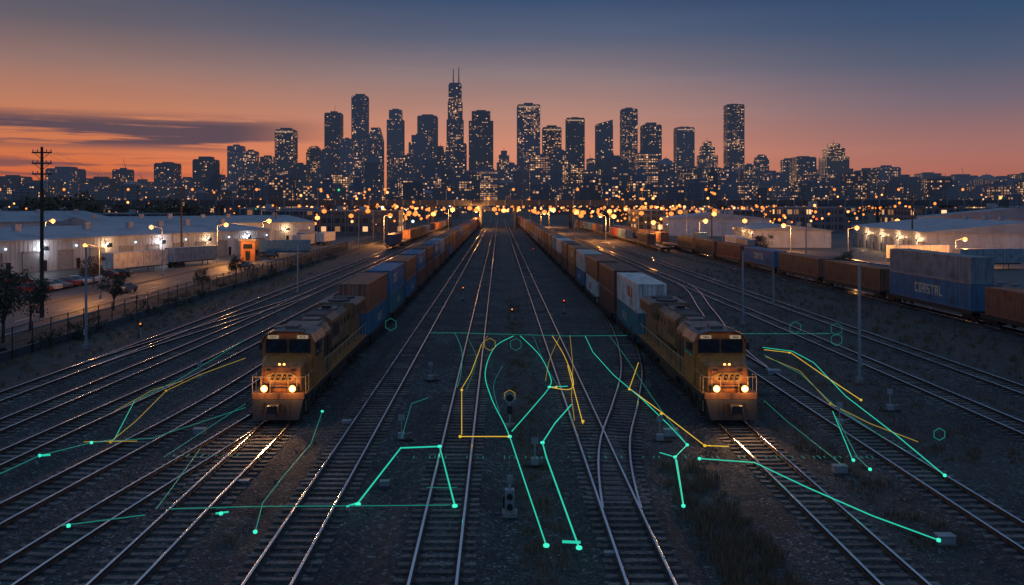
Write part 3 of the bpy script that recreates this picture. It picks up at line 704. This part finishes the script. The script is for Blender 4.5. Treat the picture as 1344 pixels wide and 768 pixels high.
# ---------------- overpass
e=empty('highway_overpass',(0,450,-0.56)); m=MB()
m.box(-330,270,-6,6,12.4,13.9,0); m.box(-330,270,-6.3,-6.003,12.6,15.4,0); m.box(-330,270,6.003,6.3,12.6,15.4,0)
k=-330
while k<270: m.box(k,k+0.5,-6.42,-6.303,12.6,15.45,1); k+=9
for xx in (-300,-270,-240,-205,-180,-150,-120,-92,-68,-36,-9.7,8.8,38.5,66,92,120,150,175,205,240):
    for yy in (-4,4): m.cyl((xx,yy,0),(xx,yy,11.6),0.7,10,0)
    m.box(xx-0.9,xx+0.9,-6,6,11.6,12.397,0)
m.build('deck_and_piers',[DCON,GALV],e)
m=MB(); bl=MB()
for k in range(17):
    xx=-300+k*34; m.cyl((xx,-6.15,15.4),(xx,-6.15,21),0.12,6,0); m.cyl((xx,-6.15,21),(xx+1.5,-6.15,21.3),0.05,5,0); bl.octa((xx+1.6,-6.15,21.0),0.8,0)
m.build('lamp_posts',[GALV],e); bl.build('lamp_bulbs',[SODIUM],e)
# ---------------- skyline
DIST=2200.0
def sky_b(x0,x1,top,kind='flat',mat=TMD,dist=DIST,name='skyscraper',spires=(),crown=False):
    W=(x1-x0)*dist/F; cx=((x0+x1)/2-655)*dist/F; h=(270-top)*dist/F+H+0.56
    D_=W*U(0.8,1.1); e=empty(name,(cx,dist,-0.56)); m=MB()
    def seg(w,z0,z1,m_=0): m.box(-w/2,w/2,-w/2*D_/W,w/2*D_/W,z0,z1,m_)
    def fins(w,z0,z1,step):
        n=max(2,int(w/step)); q=w/2*D_/W
        for i in range(n+1):
            xx=-w/2+i*w/n; m.box(xx-0.5,xx+0.5,-q-0.9,-q,z0,z1,1)
        for sx in (-1,1):
            for i in range(1,n): 
                yy=-q+i*2*q/n; a,b2=sorted((sx*w/2,sx*(w/2+0.9))); m.box(a,b2,yy-0.5,yy+0.5,z0,z1,1)
    if kind=='flat':
        seg(W,0,h); fins(W,0,h,U(7,14)); seg(W*0.96,h,h+2.5,1); a=U(0.3,0.6); seg(W*a,h+2.5,h+U(5,9),1)
        if R()<0.35: m.cyl((W*U(-.2,.2),0,h),(W*U(-.2,.2),0,h+U(10,28)),0.8,5,1,0.3)
    elif kind=='tier':
        seg(W,0,h*0.62); fins(W,0,h*0.62,9); seg(W*0.8,h*0.62,h*0.8); fins(W*0.8,h*0.62,h*0.8,9); seg(W*0.6,h*0.8,h*0.93); seg(W*0.35,h*0.93,h)
        m.cyl((0,0,h),(0,0,h*1.06),0.8,5,1,0.2)
    elif kind=='notch':
        seg(W,0,h*0.9); fins(W,0,h*0.9,9); seg(W*0.78,h*0.9,h); seg(W*0.4,h,h+4,1)
    elif kind=='slant':
        q=D_/2; m.hexa([(-W/2,-q,0),(W/2,-q,0),(W/2,q,0),(-W/2,q,0),(-W/2,-q,h*0.95),(W/2,-q,h),(W/2,q,h),(-W/2,q,h*0.95)],0); fins(W,0,h*0.94,9)
    elif kind=='crown':
        seg(W,0,h*0.88); fins(W,0,h*0.88,8); m.taper(-W/2,W/2,-D_/2,D_/2,h*0.88,h,W*0.38,D_*0.38,0); m.cyl((0,0,h),(0,0,h*1.05),0.8,5,1,0.2)
    elif kind=='drum':
        m.cyl((0,0,0),(0,0,h*0.96),W/2,20,0); m.cyl((0,0,h*0.96),(0,0,h),W*0.4,20,1)
        for i in range(20): a=i*math.pi/10; m.cyl((math.cos(a)*W/2,math.sin(a)*W/2,0),(math.cos(a)*W/2,math.sin(a)*W/2,h*0.97),0.8,4,1)
    elif kind=='round':
        seg(W,0,h*0.9); seg(W*0.9,h*0.9,h*0.95); seg(W*0.7,h*0.95,h*0.98); seg(W*0.45,h*0.98,h); fins(W,0,h*0.9,7)
    elif kind=='willis':
        seg(W*1.1,0,h*0.5); fins(W*1.1,0,h*0.5,9); seg(W*1.0,h*0.5,h*0.72); fins(W,h*0.5,h*0.72,9); seg(W*0.86,h*0.72,h*0.86); fins(W*.86,h*0.72,h*0.86,9); seg(W*0.80,h*0.86,h)
        seg(W*0.7,h,h+5,1)
    elif kind=='wedge':
        q=D_/2; seg(W,0,h*0.85); fins(W,0,h*0.85,9)
        m.hexa([(-W/2,-q,h*.85),(W/2,-q,h*.85),(W/2,q,h*.85),(-W/2,q,h*.85),(-W*.28,-q*.6,h),(W*.28,-q*.6,h),(W*.28,q*.6,h),(-W*.28,q*.6,h)],0)
    q=D_/2
    if kind!='drum':
        z=30
        while z<h*0.55: m.box(-W/2-1.0,W/2+1.0,-q-1.0,q+1.0,z,z+1.6,1); z+=U(40,80)
    if crown:
        m.box(-W*0.46,W*0.46,-q-1.3,-q-0.95,h-6,h-3,2)
    for sx,tp in spires: m.cyl((sx*W,0,h),(sx*W,0,(270-tp)*dist/F+H),2.0,6,1,1.0)
    m.build('tower_body',[mat,MULL,CROWN],e); return e
B=[(301,320,193,'flat',TLO),(321,338,200,'flat',TMD),(341,362,206,'notch',TLO),(364,388,172,'flat',TMD),(404,422,192,'round',TMD),(421,437,196,'drum',TLO),(428,449,150,'flat',TLO),
(448,463,184,'flat',TLO),(463,483,128,'flat',TLO),(484,503,168,'wedge',TMD),(509,530,145,'notch',TLO),(530,545,205,'flat',TMD),(549,574,154,'flat',TLO),(538,566,178,'notch',TLO),(566,590,192,'tier',TMD),
(587,608,112,'willis',TMD),(616,647,147,'notch',TLO),(650,673,198,'tier',TSTONE),(679,708,140,'flat',TMD),(712,736,169,'flat',TMD),(743,766,157,'flat',TLO),(770,782,210,'flat',TMD),(782,803,158,'slant',TLO),
(815,835,145,'flat',TMD),(842,866,166,'flat',TLO),(886,909,169,'flat',TLO),(868,886,215,'flat',TMD),(914,942,186,'tier',TSTONE),(952,974,139,'flat',TMD),(976,990,218,'flat',TSTONE),(991,1007,203,'round',TSTONE),
(1026,1040,211,'flat',TLO),(1041,1066,208,'flat',TMD),(1076,1112,189,'tier',TSTONE),(1125,1149,225,'flat',TLO),(1150,1176,221,'flat',TMD),(1205,1230,229,'flat',TLO),(1245,1276,232,'flat',TLO)]
for i,b_ in enumerate(B):
    sky_b(*b_,dist=DIST+U(-60,260),spires=((-0.12,90),(0.22,88)) if b_[3]=='willis' else (),crown=b_[2] in (140,172,169,157))
for b_ in [(611,663,226,'flat',THI),(835,862,203,'flat',THI),(694,722,205,'notch',THI),(722,745,200,'flat',TMD),(596,612,190,'flat',TMD),(437,458,230,'flat',THI),(462,480,200,'tier',TMD),(413,436,236,'flat',THI),(480,500,205,'crown',TLO),
 (515,535,208,'flat',TMD),(556,580,212,'flat',TMD),(575,598,222,'drum',TLO),(745,770,214,'tier',TMD),(788,812,206,'flat',TMD),(803,822,212,'flat',TLO),(765,790,225,'flat',TMD),(864,884,208,'crown',TLO),(893,918,222,'flat',TMD),
 (940,960,226,'flat',TMD),(1000,1026,228,'flat',TLO),(1062,1080,232,'flat',TMD),(663,682,218,'flat',TMD),(340,352,224,'flat',TMD),(385,404,218,'flat',TLO),(530,552,238,'flat',THI)]:
    sky_b(*b_,dist=U(1650,1950),name='office_tower')
for b_ in [(70,104,223,'flat',TLO),(117,150,236,'flat',TLO),(152,172,224,'flat',TLO),(208,233,216,'flat',TLO),(236,256,236,'flat',TMD),(258,284,211,'flat',TLO),(284,300,234,'flat',TMD),(174,200,240,'flat',TLO),(0,34,233,'flat',TLO),(34,66,242,'flat',TLO),
 (1176,1202,240,'flat',TLO),(1300,1330,236,'flat',TLO),(1276,1300,246,'flat',TMD),(1331,1370,230,'flat',TLO),(1230,1250,240,'flat',TLO)]:
    sky_b(*b_,dist=U(1750,2100),name='office_tower')
for i in range(210):
    px=U(-60,1410); c_=abs(px-690)/690; top=U(225,258)+c_*8 if R()<0.78 else U(205,240)+c_*24
    sky_b(px,px+U(8,30),min(top,262),random.choice(['flat','flat','notch','tier','crown','slant','drum']),random.choice([TLO,TMD,TLW,TSTONE,TLO]),dist=U(1500,2400) if R()<0.6 else U(1000,1500),name='office_building')
# ---------------- distant lights
groups=[(SODIUM,560),(SODB,170),(WARMW,90),(COOLW,14),(REDL,12),(GREENL,4)]
e=empty('distant_street_lights')
for mt,n in groups:
    m=MB()
    for i in range(n):
        y=350/(1-R()*0.80); x=U(-0.6,0.62)*y if R()<0.35 else random.gauss(0.08,0.20)*y
        if -36<x<54 and y<700: x+=90 if R()<0.5 else -90
        z=U(4,12) if R()<0.85 else U(10,20)
        m.octa((x,y,z),0.0014*y*U(0.4,1.4),0)  # enlarged with distance so the ball includes the lamp's glow
    m.build('lights',[mt],e)
# ---------------- trees
def foliage_mat():
    m,t,b=newmat('dark_foliage'); g=t.n('ShaderNodeNewGeometry'); r=g.outputs['Random Per Island']
    n=t.noise(g.outputs['Position'],0.6,3)
    c=t.mix(t.m('MULTIPLY',r,n),C(0.025,0.03,0.018),C(0.12,0.11,0.06)); t.put(b.inputs['Base Color'],c); b.inputs['Roughness'].default_value=0.8; return m
FOL=foliage_mat(); BARK=paint('bark',(0.06,0.045,0.035),0.9,0,0.2,rnd=0)
def crown(m,c,rad,n,ls,mi=1):
    cl=[(Vector((random.gauss(0,1),random.gauss(0,1),random.gauss(0,0.8))).normalized()*rad*U(0.3,1.0)) for _ in range(9)]
    for i in range(n):
        k=random.choice(cl); p=Vector(c)+k+Vector((random.gauss(0,.22),random.gauss(0,.22),random.gauss(0,.18)))*rad
        a=Vector((U(-1,1),U(-1,1),U(-1,1))).normalized(); b2=a.orthogonal().normalized(); s=ls*U(0.5,1.3); o=len(m.v)
        m.v+=[tuple(p-a*s),tuple(p+b2*s*0.5),tuple(p+a*s),tuple(p-b2*s*0.5)]; m.f.append((o,o+1,o+2,o+3)); m.m.append(mi)
def tree(x,y,h,n=2600,name='tree'):
    e=empty(name,(x,y,-0.56)); m=MB(); m.cyl((0,0,0),(0.1,0,h*0.45),0.025*h,8,0,0.015*h)
    for i in range(9):
        a=U(0,6.28); z=h*U(0.25,0.45); q=(math.cos(a)*h*U(.12,.3),math.sin(a)*h*U(.12,.3),h*U(0.45,0.95)); m.cyl((0.05,0,z),q,0.010*h,5,0,0.003*h)
        crown(m,q,h*0.17,n//11,h*0.020)
    crown(m,(0,0,h*0.6),h*0.32,n//3,h*0.020); m.build('trunk_and_crown',[BARK,FOL],e)
for p in ((-45,76,6.5),(-47,84,5),(-43.5,70,4),(-46,100,4.5),(-42.5,120,3.5),(-44,140,4),(-62,128,5),(62,150,5),(60,190,6),(-100,128,7)): tree(*p)
def row(name,spec):
    m=MB()
    for (x0,x1,y0,y1,n,h) in spec:
        for i in range(n):
            x=U(x0,x1);y=U(y0,y1);hh=h*U(0.6,1.2); m.cyl((x,y,-0.6),(x,y,hh*0.5),0.25,5,0,0.1); crown(m,(x,y,hh*0.6),hh*0.42,150,hh*0.07)
    m.build(name,[BARK,FOL])
row('distant_tree_row',[(-215,-120,340,400,34,15),(-330,-150,500,580,24,14),(-170,-80,380,410,12,10)])
row('distant_tree_row',[(90,200,480,530,20,9),(180,330,520,600,26,11),(60,120,600,700,16,10)])
m=MB()
for i in range(90):
    y=U(46,200); x=-38.5-R()*1.5+U(-3,0.6)*(R()<0.5); h=U(0.5,1.6); crown(m,(x,y,-0.4+h*0.5),h*0.7,110,0.12,0)
for i in range(26):
    y=U(70,200); crown(m,(U(52.5,55.5),y,0),U(0.5,1.2),80,0.14,0)
m.build('bushes',[FOL])
GRASS,t,b=newmat('dry_weeds'); r=t.n('ShaderNodeNewGeometry').outputs['Random Per Island']
t.put(b.inputs['Base Color'],t.ramp(r,[(0,C(0.05,0.045,0.025)),(0.5,C(0.15,0.10,0.06)),(1,C(0.28,0.17,0.10))])); b.inputs['Roughness'].default_value=0.9
m=MB()
def weeds(x0,x1,y0,y1,nc,hh,per=22,z=-0.42):
    for i in range(nc):
        cx,cy=U(x0,x1),y0+(y1-y0)*R()**1.3; s=U(0.5,1.3)
        for k in range(per):
            a=U(0,6.28);rr=abs(random.gauss(0,0.22))*s; x=cx+math.cos(a)*rr;y=cy+math.sin(a)*rr; h=hh*s*U(0.4,1.1); lx=U(-.35,.35)*h; ly=U(-.35,.35)*h;w_=U(0.008,0.02)
            o=len(m.v); m.v+=[(x-w_,y,z),(x+w_,y,z),(x+lx,y+ly,z+h)]; m.f.append((o,o+1,o+2)); m.m.append(0)
weeds(0.7,2.6,26,110,220,0.32); weeds(7.3,9.8,26,40,190,0.5,30); weeds(10,11,40,46,15,0.4); weeds(15.0,17.2,30,90,220,0.42); weeds(20.8,26.3,40,120,260,0.4); weeds(36,46.5,55,160,480,0.55)
weeds(-38.5,-33.5,45,150,300,0.5); weeds(-10.2,-9.4,26,60,20,0.25); weeds(30,32.3,50,100,70,0.4); weeds(-15.4,-14.4,60,110,20,0.3)
m.build('dry_grass',[GRASS])
m=MB()
for i in range(7000):
    x=U(-22,26);y=24+R()**1.5*36; s=U(0.018,0.05); m.octa((x,y,-0.41+U(0,0.02)),s,0,s*0.7)
m.build('loose_stones',[STONE])
# ---------------- trackside equipment
def switch_stand(x,y):
    e=empty('switch_stand',(x,y,-0.4)); m=MB(); m.box(-0.6,0.6,-0.15,0.15,0,0.1,1); m.box(-0.18,0.18,-0.15,0.15,0.1,0.4,0); m.cyl((0,0,0.4),(0,0,1.35),0.035,8,0)
    m.box(-0.16,0.16,-0.015,0.015,1.05,1.35,0); m.cyl((0.1,0,0.3),(0.55,0,0.42),0.03,6,0); m.build('stand',[GALV,WOODP],e)
for p in ((565,500),(527,578),(866,580),(1102,560),(262,500),(702,612),(1168,540)):
    x,y,_=G(*p,-0.4); switch_stand(x,y)
def signal(x,y,h,lampm,name='railway_signal'):
    e=empty(name,(x,y,-0.4)); m=MB(); m.box(-0.22,0.22,-0.22,0.22,0,0.2,1); m.cyl((0,0,0.2),(0,0,h),0.05,8,0)
    m.box(-0.13,0.13,-0.10,0.10,h-0.2,h+0.3,2)
    m.build('mast_and_head',[GALV,DCON,BLACKP],e); m=MB(); m.cyl((0,-0.11,h+0.12),(0,-0.14,h+0.12),0.075,10,0); m.build('lens',[lampm],e)
x,y,_=G(669,676,-0.4); 
e=empty('dwarf_signal',(x,y,-0.42)); m=MB(); m.box(-0.3,0.3,-0.3,0.3,0,0.18,1); m.box(-0.19,0.19,-0.16,0.16,0.18,1.05,0); m.cyl((0,0,1.05),(0,0,1.35),0.05,8,0); m.box(-0.27,-0.2,-0.1,0.1,0.3,0.8,2)
for zz in (0.42,0.82): m.cyl((0,-0.16,zz),(0,-0.32,zz),0.12,12,2)
m.box(-0.12,0.12,-0.04,0.04,1.35,1.6,0); m.build('housing',[GALV,KERB,BLACKP],e,bevel=0.01)
x,y,_=G(669,560,-0.4)
e=empty('round_disc_signal',(x,y,-0.42)); m=MB(); m.box(-0.3,0.3,-0.3,0.3,0,0.15,1); m.cyl((0,0,0.15),(0,0,1.7),0.05,8,0); m.cyl((0,-0.05,1.62),(0,0.0,1.62),0.3,20,0); m.cyl((0,-0.07,1.62),(0,-0.05,1.62),0.2,20,2); m.box(-0.14,0.14,-0.12,0.12,0.75,1.2,2); m.build('disc_and_post',[GALV,KERB,BLACKP],e)
for px,py,hh,mt in ((672,425,1.4,SODIUM),(185,450,1.6,SODIUM),(740,412,1.4,REDL),(608,395,1.6,SODIUM),(870,425,1.8,REDL),(800,360,2.5,SODB),(560,350,2.5,SODB),(700,340,2.2,REDL),(620,335,2.2,SODIUM)):
    x,y,_=G(px,py,-0.4); signal(x,y,hh,mt)
def relay_box(px,py,s=1.0):
    x,y,_=G(px,py,-0.42); e=empty('relay_cabinet',(x,y,-0.45)); m=MB(); m.box(-.6*s,.6*s,-.35*s,.35*s,0,0.12,1); m.box(-.5*s,.5*s,-.3*s,.3*s,.12,.12+.45*s,0); m.box(-.54*s,.54*s,-.34*s,.34*s,.122+.45*s,.17+.45*s,0); m.build('cabinet',[GALV,DCON],e,bevel=0.01)
for p in ((880,574,0.7),(1102,622,0.6),(1240,716,0.6),(320,640,0.45),(455,560,0.5),(1015,495,0.9),(262,572,0.6),(505,640,0.4),(905,480,0.6),(800,735,0.35)): relay_box(*p)
# ---------------- parked cars and trailers
CARC=[paint('car_paint_%d'%i,c_,0.3,0.3,0.1,rnd=0.1) for i,c_ in enumerate([(0.5,0.5,0.52),(0.05,0.06,0.09),(0.3,0.05,0.04),(0.15,0.17,0.2),(0.6,0.58,0.55)])]
def car(x,y,rot):
    e=empty('parked_car',(x,y,-0.55),rot); m=MB()
    m.prism([(-2.2,0.35),(2.2,0.35),(2.25,0.75),(1.3,0.95),(-1.6,1.0),(-2.2,0.9)],-0.88,0.88,'y',0)
    m.hexa([(-1.6,-0.82,0.97),(1.2,-0.82,0.93),(1.2,0.82,0.93),(-1.6,0.82,0.97),(-1.1,-0.65,1.42),(0.4,-0.65,1.42),(0.4,0.65,1.42),(-1.1,0.65,1.42)],1)
    m.box(-1.0,0.3,-0.62,0.62,1.423,1.46,0)
    for a in (-1.4,1.4):
        for s in (-1,1): m.cyl((a,s*0.72,0.33),(a,s*0.92,0.33),0.33,14,2)
    m.build('body_and_wheels',[random.choice(CARC),GLASS,BLACKP],e,bevel=0.04)
for i in range(12): 
    if R()<0.85: car(-66.5+U(-.2,.2),112+i*3+1.5,math.pi*(i%2)*1.0)
for i in range(26):
    if R()<0.7: car(72.5,111.5+i*3,0)
for p in ((-53.5,120,1.58),(-49.6,165,1.58),(-54,200,1.58),(-80,128,0.6),(-83,120,0.6),(-76,132,0.6)): car(*p)
def trailer(x,y,rot,mat):
    e=empty('semi_trailer',(x,y,-0.55),rot); m=MB(); m.box(0,13.5,-1.27,1.27,1.15,3.95,0); m.box(0.2,13.3,-0.5,0.5,0.9,1.147,1)
    k=0.6
    while k<13: 
        for s in (-1,1): a,b2=sorted((s*1.27,s*1.31)); m.box(k,k+0.07,a,b2,1.25,3.9,0)
        k+=0.6
    for a in (1.2,2.5):
        for s in (-1,1): m.cyl((a,s*0.8,0.5),(a,s*1.22,0.5),0.5,14,2)
    for s in (-1,1): m.cyl((10.5,s*0.7,0),(10.5,s*0.7,1.1),0.08,6,1)
    m.box(-0.05,0.1,-1.25,1.25,0.55,0.75,1); m.build('box_and_wheels',[mat,DARK,BLACKP],e)
for i,(x,y,r_) in enumerate(((-70,150,1.22),(-66,168,1.22),(-60,205,0.3),(-58,240,1.5),(-56,262,1.5),(-62,262,1.5),(62,205,1.5),(66,230,1.5),(84,180,0.2),(90,165,0.1),(64,262,1.5))): trailer(x,y,r_,[CM['white'],CM['gray'],CM['blue'],CM['white']][i%4])
e=empty('guard_hut',(-56.5,190,-0.56)); m=MB(); m.box(-1.6,1.6,-1.6,1.6,0,4.6,0); m.box(-1.9,1.9,-1.9,1.9,4.6,4.9,1); m.box(-0.5,0.5,-1.65,-1.6,0.1,2.2,2); m.box(1.6,1.65,-1.0,1.0,1.2,2.4,2); m.box(-1,1,-1.65,-1.6,2.8,3.8,2); m.build('walls_and_roof',[CM['orange'],KERB,GLASS],e)
lamp('hut_lamp','POINT',(3.5,-4,5),500,(1,0.5,0.15),e,0.2)
# ---------------- glowing network lines
NG=emis('teal_light_line',(0.02,0.66,0.45),0.9); NGd=emis('teal_light_line_dim',(0.02,0.5,0.40),0.32); NY=emis('yellow_light_line',(0.90,0.56,0.04),0.85); NYd=emis('yellow_light_line_dim',(0.8,0.55,0.05),0.38); NGB=emis('teal_node',(0.05,0.9,0.6),1.1)
net=empty('glowing_network_lines'); ZN=0.22
def line(pts,mat,w=0.03,smooth=False,dots=(),nm='line'):
    P=[G(a,b_,ZN) for a,b_ in pts]
    if smooth:
        q=[]; PP=[P[0]]+P+[P[-1]]
        for i in range(1,len(PP)-2):
            a,b_,c_,d_=[np.array(PP[i+k]) for k in (-1,0,1,2)]
            for s in np.linspace(0,1,8,endpoint=False): q.append(tuple(0.5*((2*b_)+(-a+c_)*s+(2*a-5*b_+4*c_-d_)*s*s+(-a+3*b_-3*c_+d_)*s**3)))
        q.append(P[-1]); P=q
    cu=bpy.data.curves.new(nm,'CURVE'); cu.dimensions='3D'; cu.bevel_depth=w*0.66; cu.bevel_resolution=1
    sp_=cu.splines.new('POLY'); sp_.points.add(len(P)-1)
    for i,p in enumerate(P): sp_.points[i].co=(*p,1)
    cu.materials.append(mat); o=bpy.data.objects.new(nm,cu); scene.collection.objects.link(o); o.parent=net
    if dots:
        m=MB()
        for k in dots: m.octa(G(*k,ZN),0.12 if w>0.035 else 0.09,0,0.08)
        m.build('node_dot',[NGB if mat in (NG,NGd) else mat],net,smooth=True)
g=NG
line([(0,622),(52,598),(120,581),(150,577),(176,527),(235,498),(322,446)],NGd,0.03,dots=[(52,598),(120,581)])
line([(52,598),(66,597)],g,0.07); line([(150,577),(176,527)],g,0.03)
line([(120,581),(200,575),(322,535)],NGd,0.025); line([(215,600),(322,530)],NGd,0.02)
line([(80,690),(190,676)],NGd,0.03,dots=[(90,690)]); line([(222,668),(330,665),(460,664),(590,663)],NGd,0.03,dots=[(290,674)])
line([(300,672),(283,674)],g,0.05)
line([(262,590),(226,640),(205,668)],NGd,0.025); line([(423,540),(408,583),(372,625),(345,660),(335,698)],NGd,0.03,dots=[(335,698),(423,540)])
line([(455,665),(470,660),(526,588),(577,586),(597,664)],g,0.055,dots=[(577,586),(597,664),(470,662)])
line([(527,575),(540,530),(562,522)],NGd,0.025)
line([(563,437),(600,437),(672,439),(745,441),(866,440)],NGd,0.035); line([(945,438),(1090,438)],NGd,0.035)
line([(597,437),(606,460),(605,490),(600,508)],NGd,0.035,True)
line([(674,441),(650,455),(637,487),(644,520),(661,555),(669,573)],g,0.04,True); line([(669,573),(690,636),(717,716)],g,0.04,dots=[(717,716),(669,573)])
line([(683,441),(708,466),(722,494),(721,508),(700,534),(672,566)],g,0.04,True,dots=[(721,508)]); line([(721,508),(745,507)],g,0.04)
line([(750,531),(728,556),(712,581),(717,600),(760,719)],g,0.05,dots=[(760,719),(712,581)]); line([(738,711),(762,712)],g,0.07)
line([(768,441),(778,462),(805,492),(843,524),(880,560),(902,584),(886,600),(897,664)],g,0.035,dots=[(897,664),(886,600),(902,584)]); line([(866,594),(886,600)],g,0.03); line([(888,604),(897,664)],g,0.05)
line([(918,602),(990,607),(1060,640),(1145,677),(1232,709)],NG,0.035,dots=[(1232,709),(918,602)])
line([(800,441),(822,470),(855,520),(902,584)],NGd,0.025,True)
line([(1001,456),(1040,461),(1068,476),(1110,520),(1175,570),(1240,624)],g,0.035,dots=[(1240,624)])
line([(1003,466),(1050,490),(1095,532),(1160,575)],NGd,0.03); line([(1093,540),(1112,586),(1120,606)],g,0.03); line([(1098,548),(1125,600),(1142,616)],NGd,0.03,dots=[(1142,616),(1120,604)])
line([(1003,526),(1032,552),(1090,598),(1105,610)],NGd,0.025)
line([(660,480),(648,505),(655,540)],NGd,0.02,True); line([(560,640),(600,640)],NGd,0.02)
line([(612,441),(625,470),(612,512)],NGd,0.02,True); line([(700,441),(716,480),(735,510)],NGd,0.02,True)
y_=NY
line([(145,580),(178,553),(218,513),(262,492),(322,470)],NYd,0.03,dots=[(145,580),(218,513)]); line([(150,540),(200,512),(240,500)],NYd,0.02)
line([(110,580),(180,579)],NYd,0.03)
line([(603,573),(670,573)],y_,0.035,dots=[(604,573),(668,573)]); line([(606,570),(606,510),(618,490),(632,452)],y_,0.03,dots=[(606,512)])
line([(725,441),(742,470),(752,508),(720,508)],y_,0.035,True,dots=[(730,508)]); line([(745,480),(757,525),(765,556)],y_,0.035,dots=[(765,553)]); line([(748,440),(752,480),(750,520),(754,552)],NYd,0.03)
line([(735,441),(722,470),(716,500)],NYd,0.025,True); line([(632,452),(640,441)],NYd,0.025)
line([(838,476),(826,510),(868,541),(925,585),(957,586)],y_,0.035,dots=[(826,511),(925,585),(868,543)])
line([(1003,459),(1038,463),(1080,492),(1130,525)],y_,0.035,dots=[(1130,525),(1036,463)]); line([(1005,468),(1050,487),(1090,530),(1142,556),(1205,580)],NYd,0.03,dots=[(1090,530)])
m=MB()
for py,x0,x1,n in ((600,522,1152,90),(437,566,866,60),(437,946,1090,28),(598,200,330,14)):
    for i in range(n):
        if R()<0.5: continue
        x,y,_=G(x0+(x1-x0)*i/n,py,ZN); s=U(0.05,0.24)
        m.box(x-0.015,x+0.015,y-s,y+s,ZN-0.01,ZN+0.01,0)
m.build('tick_marks',[NGd],net)
m=MB(); m2=MB()
for px,py,mm in ((513,440,m),(643,466,m2),(677,466,m),(669,542,m2),(1044,444,m),(1098,446,m),(1098,460,m),(1233,592,m)):
    x,y,_=G(px,py,0.0); r_=8*y/F; zc=(22 if py>500 else 14)*y/F
    for k in range(6):
        a=math.pi/3*k+math.pi/6;b2=a+math.pi/3; mm.cyl((x+math.cos(a)*r_,y,zc+math.sin(a)*r_),(x+math.cos(b2)*r_,y,zc+math.sin(b2)*r_),0.02,5,0)
m.build('hexagon_marker',[NGd],net); m2.build('hexagon_marker',[NYd],net)
print('objects',len(bpy.data.objects))
